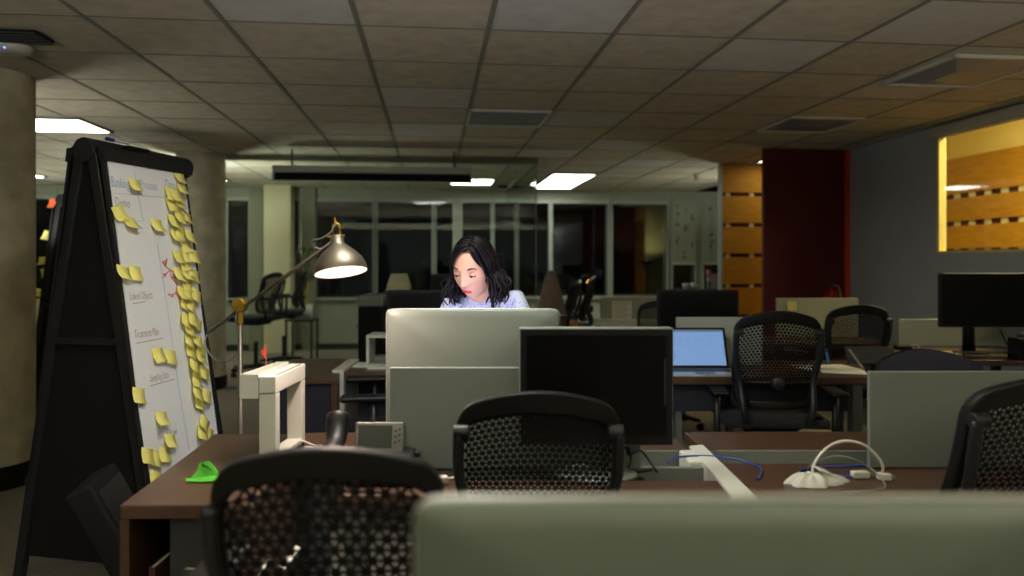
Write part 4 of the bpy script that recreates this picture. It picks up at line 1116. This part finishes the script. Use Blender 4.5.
# small red flag standing in the tray
p = P(264, 352, 2.40); t = thing('small_flag', 'little red paper flag standing up from the white organiser tray', 'flag', (X_(266,2.38), 2.38, .7305+zbr+.006))
hh = CAMH-(345-HY)/F*2.38 - t.location.z
MB().cyl((0,0,0),(0,0,hh),.0016,6).build('stick', M['redflag'], t)
b = MB(); vs = [b.bm.verts.new(v) for v in ((0,0,hh),(-.016,-.004,hh-.024),(-.004,-.006,hh-.038),(0,0,hh-.042))]; b._f(vs); b.build('pennant', M['redflag'], t, solid=.001)
# distant copy of the frame
t = thing('desk_organizer', 'small white box frame on the far-left middle desk behind the desktop computer', 'desk organiser', (X_(380,4.28), 4.28, .7305))
MB().b2(-.06,-.045,-.1,.1,0,.16).build('side', M['white'], t); MB().b2(.10,.115,-.1,.1,0,.16).build('side', M['white'], t); MB().b2(-.06,.115,-.1,.1,.16,.175).build('top', M['white'], t); MB().b2(-.03,.07,-.05,.05,0,.05).build('box', M['panel'], t, bevel=.01)

# ------------------------------------------------------------------ floor lamp
Zl = 2.62; J = P(240, 305, Zl); base = Vector((X_(241.5, Zl), Zl, 0))
t = thing('floor_lamp', 'brushed metal floor lamp with brass joint and lit bell shade over the desk', 'lamp', base)
l = lambda v: Vector(v) - base
MB().lathe([(0,0),(.14,0),(.14,.012),(.05,.024),(.014,.03),(.014,.05),(0,.05)], n=48).build('base', M['steel'], t, smooth=True)
MB().cyl((0,0,.04), l(J)-Vector((0,0,.03)), .0085, 16).build('pole', M['steel'], t, smooth=True)
jl = l(J)
MB().lathe([(0,-.020),(.022,-.020),(.025,-.016),(.025,.012),(.022,.016),(0,.016)], n=32, m=Matrix.Rotation(PI/2,3,'X')).build('joint', M['brass'], t, loc=jl, bevel=.001)
MB().box((-.0,-.019,.0),(.034,.006,.006),rot=(0,-.6,0)).build('wing_screw', M['brass'], t, loc=jl)
MB().cyl(jl-Vector((0,0,.065)), jl-Vector((0,0,.02)), .0115, 16).build('brass_collar', M['brass'], t)
T0, T1 = P(206,333,Zl+.14), P(331,242,2.25)
off = Vector((0,.022,0))
MB().cyl(l(T0)+off, l(T1)+off, .0068, 14).build('arm', M['steel'], t, smooth=True)
# shade
rim_c = P(341, 272.5, 2.22); ax = Vector((-.165, .20, 1)).normalized()   # axis pointing up out of the shade
Rt = ax.to_track_quat('Z','Y').to_matrix()
prof = [(r_*.85,z_*.85) for r_,z_ in [(.0925,0),(.0935,.004),(.0905,.022),(.080,.047),(.059,.072),(.040,.089),(.030,.098),(.0235,.106),(.0235,.128),(.021,.134),(.0,.136)]]
sh = MB().lathe(prof, n=48, m=Rt).build('lamp_shade', M['steel'], t, loc=l(rim_c), smooth=True, fix=False)
MB().lathe([(r_*.85,z_*.85) for r_,z_ in [(.0905,.001),(.0875,.021),(.076,.045),(.054,.070),(.036,.086),(.0,.094)]], n=48, m=Rt).build('shade_lining', M['shadein'], sh, smooth=True)
MB().ball(Rt @ Vector((0,0,.042)), .023, 12, (1,1,1)).build('bulb', M['bulb'], sh, smooth=True)
tp = l(rim_c) + Rt @ Vector((0,0,.1156))
MB().cyl(tp-Vector((.03,0,0.004))+Vector((0,.008,0)), tp+Vector((.022,.008,-.0)), .004, 10).build('brass_bracket', M['brass'], t)
MB().tube([tp+Vector((-.010,0,0)), tp+Vector((-.010,0,.030)), tp+Vector((-.002,0,.040)), tp+Vector((.008,0,.032)), tp+Vector((.010,0,0))], .0035, 8).build('brass_yoke', M['brass'], t, smooth=True)
MB().cyl(tp-Vector((0,0,.004)), tp+Vector((0,0,.026)), .008, 12).build('socket_cap', M['black'], t)
MB().cyl(tp+Vector((-.004,0,.036)), tp+Vector((-.006,0,.055)), .003, 8).build('brass_screw', M['brass'], t)
c1 = [tp+Vector((0,.0,.04)), l(P(331,232,2.24)), l(P(322,238,2.25)), l(P(312,241,2.27)), l(P(314,247,2.29)), l(P(321,249,2.29))]
MB().tube(smooth_path(c1), .0026, 8).build('cord', M['greycable'], t, smooth=True)
c2 = [l(T0)+off, l(P(205,342,2.77)), l(P(209,353,2.76)), l(P(218,361,2.73)), l(P(230,360,2.71)), l(P(238,350,2.70)), l(P(239,330,2.69)), l(P(235,318,2.68)), l(P(240,311,2.68))]
MB().tube(smooth_path(c2), .0028, 8).build('cord', M['greycable'], t, smooth=True)
# the lamp's light
ld = bpy.data.lights.new('lamp_light', 'SPOT'); ld.energy = LAMP; ld.color = (1.0,.74,.63); ld.spot_size = math.radians(150); ld.spot_blend = .4; ld.shadow_soft_size = .03
lo = bpy.data.objects.new('lamp_light', ld); COL.objects.link(lo); lo.location = rim_c + Rt @ Vector((0,0,.012)); lo.rotation_euler = ax.to_track_quat('Z','Y').to_euler()

# ------------------------------------------------------------------ desk phone
PH = t = thing('desk_phone', 'black and silver office desk phone with dark display and handset on its left', 'phone', (X_(372, 2.04), 2.04-.0, .7305), 0)
tilt = math.radians(28)
# wedge body
b = MB(); b.prism_v([(-.045,-.095,.0),(-.045,.07,.0),(-.045,.07,.055),(-.045,-.095,.02)], (.145,0,0)); b.build('body', M['black'], t, bevel=.006)
b = MB(); b.prism_v([(-.115,-.085,.0),(-.115,.07,.0),(-.115,.07,.055),(-.115,-.085,.02)], (.066,0,0)); b.build('cradle', M['black'], t, bevel=.008)
MB().tube(smooth_path([(-.086,-.085,.055),(-.087,-.055,.072),(-.088,-.005,.085),(-.092,.030,.115),(-.094,.050,.148)]), [.018,.028,.030,.029,.027,.026,.025,.025,.024,.024,.024,.024,.024,.025,.025,.026,.026,.027,.028,.029,.030,.030,.029,.026,.015], 16, flat=.8).build('handset', M['black'], t, smooth=True)
d = MB().b2(-.052,.072,-.006,.006,0,.085).build('display_housing', M['phonegrey'], t, bevel=.005); d.location = (-.002,.045,.036); d.rotation_euler = (-.28,0,0)
MB().b2(-.043,.043,-.0075,-.0062,.020,.076).build('display', M['lcd'], d)
for k in range(4): MB().b2(-.038+k*.021,-.026+k*.021,-.0085,-.006,.010,.014).build('soft_key', M['key'], d)
for k in range(6): MB().cyl((.052+.010*(k%2),-.009,.034+.014*(k//2)+.004*(k%2)),(.052+.010*(k%2),-.005,.034+.014*(k//2)+.004*(k%2)),.0035,10).build('line_key', M['key'], d)
kp = MB().b2(-.04,.09,-.002,.0,0,.10).build('keypad_plate', M['keyplate'], t); kp.location = (.0,-.090,.024); kp.rotation_euler = (-math.radians(78),0,0)
for r in range(4):
    for c in range(3): MB().b2(-.03+c*.02,-.016+c*.02,-.005,-.002,.012+r*.019,.022+r*.019).build('number_key', M['phonegrey'] if (r+c) % 5 == 0 else M['key'], kp)
for k in range(6): MB().b2(.04+(k%2)*.018,.052+(k%2)*.018,-.005,-.002,.03+.02*(k//2),.04+.02*(k//2)).build('function_key', M['key'], kp)
MB().cyl((.10,.05,.042),(.112,.05,.042),.010,14).build('side_knob', M['black'], t)
PH.scale = (1.12, 1.12, 1.12)

# ------------------------------------------------------------------ cables & adapter
def cable(pts, r, m, lab):
    return tag(MB().tube(smooth_path(pts), r, 8).build('cable', M[m], smooth=True), lab, 'cable')
def D(px, py, dz=0.0):   # point on (or dz above) the desk plane
    Z = Zt(py, .7305); return Vector((X_(px, Z), Z, .7305+.003+dz))
def U(px, py, Z): 
    p = P(px, py, Z); return p
cable([D(668,463,.0),D(680,459,.003),D(705,458,.003),D(735,461,.003),D(755,466,.0),D(762,472,.0),D(758,480,.0),D(757,479,.0)], .0035, 'bluecable', 'blue network cable crossing from the channel to the right bench desk')
cable([D(868,464.5,.0)+Vector((.0,-.02,0)),D(830,468,.0),D(806,470,.0),D(800,473,.0),D(806,477,.0),D(830,477,.0),D(852,478,.0)], .0035, 'bluecable', 'blue network cable looping towards the white plug on the right bench desk')
cable([U(812,476,1.98),U(815,462,1.99),U(828,447,2.0),U(846,441,2.0),U(866,446,2.0),U(880,460,2.0),U(883,470,2.0),D(880,475,.0)], .0038, 'whitecable', 'stiff white cable standing in a high loop over the right bench desk')
cable([D(806,474,.0),U(812,465,2.0),U(830,457,2.0),U(850,458,1.99),U(870,468,1.99),U(884,482,1.93),D(880,490,.0),D(845,493,.0),D(836,492,0)], .0022, 'greycable', 'thin grey cable in a low loop around the white pouch')
for (px, py, w_, lab, rz) in ((860,478,.045,'white plug on the end of the blue cable',0.05),(884,480,.034,'small white plug right of the larger plug, among the cables',-.1)):
    q_ = D(px, py); t = thing('cable_plug', lab, 'plug', q_, rz)
    MB().b2(-w_/2, w_/2, -.011, .011, -.002, .016).build('body', M['white'], t, bevel=.003); MB().b2(w_/2, w_/2+.012, -.006, .006, .002, .010).build('tip', M['alu'], t)
t = thing('white_pouch', 'crumpled white plastic pouch lying under the cable loops', 'pouch', D(812,484), .1)
b = MB(); random.seed(11)
def pf(i, j):
    a = i*2*PI; r = (.088 if math.cos(a) > 0 else .075)*(1+.16*math.sin(3*a+1)+.08*math.sin(7*a)+.06*math.sin(13*a)); e = math.sin(j*PI)
    z = .024*(1-(1-j)**3)*(1+.25*math.sin(5*a)*(1-j)+.2*math.sin(11*a+2)*e)
    return Vector((math.cos(a)*r*(1-.999*abs(j)) , math.sin(a)*r*.45*(1-.999*abs(j)), z if j > .0 else -.002))
b.grid(pf, 48, 12, closed_u=True); b.build('body', M['offwhite'], t, smooth=True)
MB().box((.03,.0,.032),(.05,.03,.004),rot=(.3,.35,.4)).build('flap', M['white'], t, bevel=.001)
cable([U(627,446,2.13),U(629,455,2.12),U(640,450,2.12),U(650,462,2.10),U(657,472,2.06)], .0032, 'black', 'black monitor cable dropping right behind the black-screened monitor')
cable([U(620,450,2.12),U(628,448,2.12),U(631,460,2.12),U(628,472,2.08),U(640,472,2.05),U(652,470,2.06)], .0032, 'black', 'black monitor cable curling left behind the black-screened monitor')
cable([D(296,447),D(302,444,.006),D(312,447,.004),D(325,451,.0),D(334,452)], .003, 'whitecable', 'white cord lying beside the white organiser base')
cable([D(300,451),D(308,449,.004),D(318,450),D(330,455)], .003, 'whitecable', 'second white cord by the organiser, nearer the phone')
t = thing('power_brick', 'small pale connector on the desk right of the phone', 'connector', D(441,484), .3)
MB().b2(-.018,.018,-.012,.012,-.002,.018).build('body', M['offwhite'], t, bevel=.004); MB().tube(smooth_path([(.018,0,.008),(.04,.0,.012),(.05,.02,.0)]), .003, 8).build('cord', M['whitecable'], t, smooth=True)
# ------------------------------------------------------------------ the woman
WZ = 2.80
HC = P(474.0, 267.5, WZ)
HM = Matrix.Translation(HC) @ Matrix.Rotation(math.radians(-24), 4, 'Z') @ Matrix.Rotation(math.radians(20), 4, 'X') @ Matrix.Rotation(math.radians(3), 4, 'Y')
g = lambda x, s: math.exp(-(x/s)**2)
def head_pt(d, k=1.0, bare=False):
    x, y, z = d.x, d.y, d.z
    px = x*.073; py = y*.094; pz = z*(.118 if z < 0 else .112)
    front = max(0, -y)**.7 if y < 0 else 0
    if z < 0:
        px *= 1 - .30*(-z)**1.6; py *= 1 - .20*(-z)**2 if y < 0 else 1 - .35*(-z)**1.5
        if y < 0: py -= .006*(-z)
    p = Vector((px, py, pz))
    if not bare and y < 0.1:
        X, Z = p.x, p.z; o = 0
        nz = 0
        if Z < .022: nz = min(1, (.022-Z)/.055)
        if Z < -.036: nz *= max(0, 1-(-.036-Z)/.010)
        o += .0235*g(X, .0105+.004*max(0,-Z/.036 if Z > -.04 else 1))*nz
        o += .006*g(abs(X)-.013, .006)*g(Z+.033, .008)
        o -= .0105*g(abs(X)-.030, .014)*g(Z-.004, .011)
        o += .0045*g(abs(X)-.026, .018)*g(Z-.026, .008)
        o += .0055*g(abs(X)-.043, .016)*g(Z+.020, .018)
        o += .0065*g(X, .024)*g(Z+.062, .014)
        o -= .0035*g(X, .020)*g(Z+.0625, .0025)
        o -= .003*g(X, .016)*g(Z+.080, .006)
        o += .009*g(X, .020)*g(Z+.100, .014)
        o -= .004*g(abs(X)-.040, .012)*g(Z+.060, .02)
        p.y -= o*front
    return p*k
woman = thing('person', 'woman with shoulder-length dark hair in a patterned pale shirt looking down at her desk', 'person', (X_(482, 3.1), 3.1, 0))
inv = woman.matrix_world.inverted() if False else Matrix.Translation(-Vector((X_(482, 3.1), 3.1, 0)))
Hm = inv @ HM
L_ = lambda v: Vector(v) - Vector((X_(482, 3.1), 3.1, 0))
# body: one continuous skinned figure (neck, torso, arms, hands, legs), head merged in
def skin_obj(name, nodes, edges, m, parent, sub=2, root=0, extra=None):
    me = bpy.data.meshes.new(name); me.from_pydata([n[0] for n in nodes], edges, []); o = bpy.data.objects.new(name, me); COL.objects.link(o)
    o.parent = parent; o.modifiers.new('skin', 'SKIN'); 
    if not me.skin_vertices: 
        pass
    for i, n in enumerate(nodes):
        r = n[1]; me.skin_vertices[0].data[i].radius = (r, r) if not isinstance(r, tuple) else r
        me.skin_vertices[0].data[i].use_root = (i == root)
    sm = o.modifiers.new('sub', 'SUBSURF'); sm.levels = sub; sm.render_levels = sub
    me.materials.append(m)
    o.modifiers['skin'].use_smooth_shade = True
    return o
pel = L_((X_(484, 3.24), 3.24, .60)); bel = L_((X_(484,3.2), 3.20, .76)); che = L_((X_(484,3.04), 3.05, 1.00)); uch = L_((X_(482,2.98), 2.98, 1.11))
nk0 = L_((X_(480,2.93), 2.93, 1.165)); nk1 = Hm @ Vector((0,.030,-.06)); nk2 = Hm @ Vector((0,.02,-.015))
shl = L_(P(452,296,2.93)) - Vector((0,0,.055)); shr = L_(P(515,290,2.96)) - Vector((0,0,.055))
ell = L_((X_(430,2.86), 2.84, .86)); elr = L_((X_(541,2.86), 2.86, .86)); wrl = L_((X_(455,2.62), 2.62, .775)); wrr = L_((X_(505,2.62), 2.62, .775))
nodes = [(pel,(.15,.12)),(bel,(.12,.095)),(che,(.10,.07)),(uch,(.085,.05)),(nk0,.052),(nk1,.050),(nk2,.055),
 (shl-Vector((0,0,.03)),.026),(ell,.026),(wrl,.026),(shr-Vector((0,0,.03)),.026),(elr,.038),(wrr,.026)]
edges = [(0,1),(1,2),(2,3),(3,4),(4,5),(5,6),(3,7),(7,8),(8,9),(3,10),(10,11),(11,12)]
def add(n, e):
    nodes.append(n); edges.append((e, len(nodes)-1)); return len(nodes)-1
for s, hip in ((-1,.09),(1,.09)):
    a = add((pel+Vector((s*.09,-.05,-.03)),.085),0); k = add((pel+Vector((s*.12,-.46,-.06)),.058),a); f = add((pel+Vector((s*.12,-.40,-.50)),.038),k); add((pel+Vector((s*.13,-.52,-.56)),.030),f)
for s, wi, w_ in ((-1,9,wrl),(1,12,wrr)):
    fw = Vector((-s*.01,-.10,-.012)); palm = add((w_+Vector((-s*.002,-.045,-.006)),(.032,.014)), wi)
    for j, (ox_, ln) in enumerate(((-.027,.040),(-.009,.048),(.009,.046),(.026,.036))):
        a = add((w_+Vector((ox_,-.085,-.008)),.0095), palm); b_ = add((w_+Vector((ox_*1.15,-.085-ln*.6,-.006)),.0085), a); add((w_+Vector((ox_*1.2,-.085-ln,-.022)),.0072), b_)
    a = add((w_+Vector((-s*.032,-.04,-.012)),.011), palm); add((w_+Vector((-s*.044,-.075,-.018)),.009), a)
body = skin_obj('body', nodes, edges, M['skin'], woman)
# head surface joined smoothly over the neck
b = MB(); n1, n2 = 72, 96; tmp = []
def hd(i, j):
    th = PI*j; ph = 2*PI*i; return Hm @ head_pt(Vector((math.sin(th)*math.sin(ph), -math.sin(th)*math.cos(ph), math.cos(th))))
b.grid(hd, n2, n1, closed_u=True); bmesh.ops.remove_doubles(b.bm, verts=b.bm.verts, dist=.0001)
head = b.build('head', M['skin'], woman, smooth=True)
for s in (-1, 1):   # ears
    MB().ball(Hm @ Vector((s*.072,.012,-.004)), .026, 10, (.35,.7,1.15)).build('ear', M['skin'], head, smooth=True)
    ec = Vector((s*.0305,-.0735,.003)); R3 = Hm.to_3x3()
    MB().ball(Hm @ ec, .0128, 10).build('eye', M['eyewhite'], head, smooth=True)
    MB().ball(Hm @ (ec+Vector((-.002,-.0085,-.006))), .0056, 8).build('iris', M['iris'], head, smooth=True)
    b = MB()
    def lid(i, j, s=s, ec=ec):
        a = (i*2-1)*1.25; e = .02+ j*1.35; r = .0140
        return Hm @ (ec + Vector((math.sin(a)*math.cos(e-.25)*r*1.12, -math.cos(a)*math.cos(e-.25)*r, math.sin(e-.25)*r)))
    b.grid(lid, 12, 8); b.build('eyelid', M['skin'], head, smooth=True)
    MB().tube([Hm @ (ec + Vector((math.sin(a)*.0158,-math.cos(a)*.0142, -.0035-.001*abs(a)))) for a in [(-1.2+.3*k) for k in range(9)]], .0017, 6).build('eyelashes', M['hair'], head, smooth=True)
    MB().tube([Hm @ Vector((s*x, y-.002, z)) for x, y, z in ((.014,-.0875,.021),(.026,-.0875,.027),(.038,-.081,.028),(.049,-.071,.022))], [.0022,.0034,.0028,.0012], 6).build('eyebrow', M['brow'], head, smooth=True)
def lip(zc, thick, amp, name):
    b = MB()
    def f(i, j):
        X = (i*2-1)*.0200; w_ = (1-(i*2-1)**2)**.6 if abs(i*2-1) < 1 else 0; a = PI*j
        zz = zc + (math.cos(a))*thick*w_ + amp*(1-abs(i*2-1)) - (.0012*g(X,.004) if amp > 0 else 0)
        d_ = Vector((X/.073, -1, zz/.118)).normalized(); # surface depth at that height
        y0 = LIPY + .12*abs(X)
        return Hm @ Vector((X, y0 - math.sin(a)*.0050*w_, zz))
    b.grid(f, 16, 8); b.build(name, M['lips'], head, smooth=True)
# find front depth at the mouth
dd = Vector((0, -math.cos(math.asin(.062/.118)), -.062/.118)); LIPY = head_pt(dd).y + .0015
lip(-.0585, .0046, .0012, 'upper_lip'); lip(-.0672, .0058, -.0012, 'lower_lip')
# shirt: lofted torso plus sleeves as one skinned surface
sn = [(pel+Vector((0,0,-.02)),(.165,.13)),(bel,(.135,.108)),(che,(.150,.105)),(uch+Vector((0,0,-.012)),(.125,.082)),(nk0+Vector((0,.040,-.045)),(.070,.052)),
 (shl,.062),(shl.lerp(ell,.5),.055),(ell,.050),(ell.lerp(wrl,.7),.040),(shr,.066),(shr.lerp(elr,.5),.057),(elr,.052),(elr.lerp(wrr,.7),.042)]
se = [(0,1),(1,2),(2,3),(3,4),(3,5),(5,6),(6,7),(7,8),(3,9),(9,10),(10,11),(11,12)]
shirt = skin_obj('shirt', sn, se, M['shirt'], woman, 3)
# collar: two leaves around the neck
for s in (-1, 1):
    b = MB(); cN = nk0 + Vector((0,-.004,-.030))
    def col(i, j, s=s):
        a = -.35 + i*2.9; r = .060 + .030*j
        front = g(i, .35)
        return cN + Vector((s*math.sin(a)*r, -math.cos(a)*r*.9 - .012*front*j, .048*(1-j) - .05*front*j - .028*g(i,.3) + .012))
    b.grid(col, 18, 5); b.build('collar', M['shirt'], shirt, smooth=True, solid=.003)
legs = skin_obj('trousers', [(pel,(.165,.13)),(pel+Vector((-.09,-.05,-.03)),.098),(pel+Vector((-.12,-.46,-.06)),.070),(pel+Vector((-.12,-.40,-.45)),.050),(pel+Vector((.09,-.05,-.03)),.098),(pel+Vector((.12,-.46,-.06)),.070),(pel+Vector((.12,-.40,-.45)),.050)],[(0,1),(1,2),(2,3),(0,4),(4,5),(5,6)], M['trousers'], woman, 2)
for s in (-1, 1):
    f0 = pel+Vector((s*.12,-.40,-.52)); MB().ball(f0+Vector((s*.005,-.05,-.03)), .06, 10, (.7,1.9,.7)).build('shoe', M['black'], woman, smooth=True)
# hair: scalp cap plus wavy locks falling to the shoulders
b = MB()
def cap(i, j):
    ph = 2*PI*i; th = PI*.98*j*.62
    d = Vector((math.sin(th)*math.sin(ph), -math.sin(th)*math.cos(ph), math.cos(th)))
    fr = max(0, -d.y)
    if d.y < 0:     # pull the hairline up on the forehead
        lim = .78 - .06*abs(d.x) - 1.3*max(0, abs(d.x)-.40)
        if d.z < lim:
            zz = lim + (d.z-lim)*.05; q = math.sqrt(max(0, 1-zz*zz)); h = math.hypot(d.x, d.y)
            t_ = min(1, fr*1.6); nd = Vector((d.x/h*q, d.y/h*q, zz)); d = d.lerp(nd, t_).normalized()
    k = 1.035 + .0*max(0, d.z) + .06*max(0, d.y); p = head_pt(d, 1.0, True)
    return Hm @ Vector((p.x*k*1.02, p.y*k, p.z*k))
b.grid(cap, 64, 28, closed_u=True); hair = b.build('hair', M['hair'], head, smooth=True)
random.seed(21)
b = MB()
wR = Hm.to_3x3().inverted() @ Vector((0,0,-1))   # world down seen from the head
for k in range(210):
    s = -1 if random.random() < .42 else 1
    back = random.random()**.8           # 0 front .. 1 back
    az = (1.08 + back*1.7)                # angle from face direction around the head
    if s > 0: az -= .05
    x0 = .014 + random.uniform(-.006,.006)
    # start at the part line
    th0 = .60 - back*1.22; d0 = Vector((x0/.073, -math.sin(th0), math.cos(th0))).normalized(); d1 = Vector((s*math.sin(az), -math.cos(az), -.12)).normalized()
    depth = random.uniform(1.045, 1.11)
    pts = [head_pt(d0, 1.0, True)*(depth-.02)]
    for q in (.25,.5,.75,1.0):
        d = d0.slerp(d1, q)
        p = head_pt(d, 1.0, True); pts.append(Vector((p.x*depth*1.03, p.y*depth, p.z*depth)))
    W3 = [Hm @ p for p in pts]
    # falling part in world space, slightly outwards with waves
    end = W3[-1]; outw = (end - (Hm @ Vector((0,.02,0)))); outw.z = 0; outw.normalize()
    ln = random.uniform(.075,.125) * (1.0 if s > 0 else 1.05); wv = random.uniform(0, 6.28); amp = random.uniform(.004,.012)
    tang = Vector((-outw.y, outw.x, 0)); spread = random.uniform(.0,.035) + (.016 if s > 0 else .004)
    for q in (.2,.4,.6,.8,1.0):
        W3.append(end + Vector((0,0,-ln*q)) + outw*(spread*math.sin(q*PI*.75) + amp*math.sin(wv+q*7)) + tang*(amp*math.cos(wv*1.3+q*6)))
    path = smooth_path(W3, 4); n = len(path); r0 = random.uniform(.0055,.0095)
    b.tube(path, [r0*(.5+.5*min(1, i/6))*(1-.75*max(0,(i-n*.62)/(n*.38))) for i in range(n)], 6, flat=.55)
for k in range(26):     # loose flyaway strands on the right and left
    s = 1 if k % 3 else -1; d = Vector((s*1.0, random.uniform(-.1,.7), random.uniform(-.3,.5))).normalized(); p = head_pt(d, 1.12, True); w0 = Hm @ p
    o_ = Vector((s*random.uniform(.01,.035), random.uniform(-.01,.02), random.uniform(-.02,.02)))
    b.tube(smooth_path([w0, w0+o_*.6+Vector((0,0,-.01)), w0+o_+Vector((0,0,-.03+.02*math.sin(k))), w0+o_*.9+Vector((0,0,-.05))], 4), .0011, 5)
b.build('hair_locks', M['hair'], head, smooth=True)
# keyboard and mouse she uses
t = thing('keyboard', 'slim white keyboard under her hands behind the silver computer', 'keyboard', (X_(480,2.52), 2.515, .7305))
MB().b2(-.14,.14,-.05,.05,0,.010).build('body', M['alu_bright'], t, bevel=.003)
m = MB()
for r in range(4):
    for c in range(12): m.b2(-.132+c*.022,-.114+c*.022,-.042+r*.021,-.026+r*.021,.0102,.013)
m.build('keys', M['white'], t)['kind'] = 'stuff'

# ------------------------------------------------------------------ uplights added out of view to brighten the ceiling
def fill_uplight(x, y, z, energy, lab, col=(1.0,.97,.90), r=.10):
    t = thing('added_uplight', lab, 'lamp', (x, y, 0))
    MB().lathe([(0,0),(.15,0),(.15,.02),(.03,.03),(0,.03)], n=32).build('base', M['charcoal'], t, smooth=True)
    MB().cyl((0,0,.02),(0,0,z-.08),.012,12).build('pole', M['charcoal'], t)
    MB().lathe([(.02,z-.09),(.10,z-.06),(.16,z)], n=32).build('bowl', M['charcoal'], t, smooth=True, solid=.004)
    MB().ball((0,0,z-.02), .035, 10).build('bulb', M['fillbulb'], t, smooth=True)
    ld = bpy.data.lights.new('fill_uplight', 'SPOT'); ld.energy = energy; ld.color = col; ld.shadow_soft_size = r; ld.spot_size = math.radians(172); ld.spot_blend = .3
    o = bpy.data.objects.new('fill_uplight', ld); COL.objects.link(o); o.location = (x, y, z+.02); o.rotation_euler = (PI, 0, 0)
fill_uplight(-1.8, -1.3, 1.35, UP, 'floor uplighter behind the camera on the left')
fill_uplight(1.6, -1.3, 1.35, UP, 'floor uplighter behind the camera on the right')
fill_uplight(-3.46, 8.28, 1.35, UP*.16, 'floor uplighter hidden behind the far concrete column', (.97,1.0,.88))
fill_uplight(-3.62, 5.0, 1.35, UP*.05, 'floor uplighter hidden behind the near concrete column')
fill_uplight(3.1, 9.4, 1.35, UP*.07, 'floor uplighter hidden behind the wood slat screen', (.97,1.0,.88))
fill_uplight(-6.3, 9.0, 1.3, UP*.08, 'floor uplighter at the far left end of the office', (.95,1.0,.85))
fill_uplight(1.2, 9.8, 1.5, UP*.5, 'floor uplighter by the far windows') if False else None
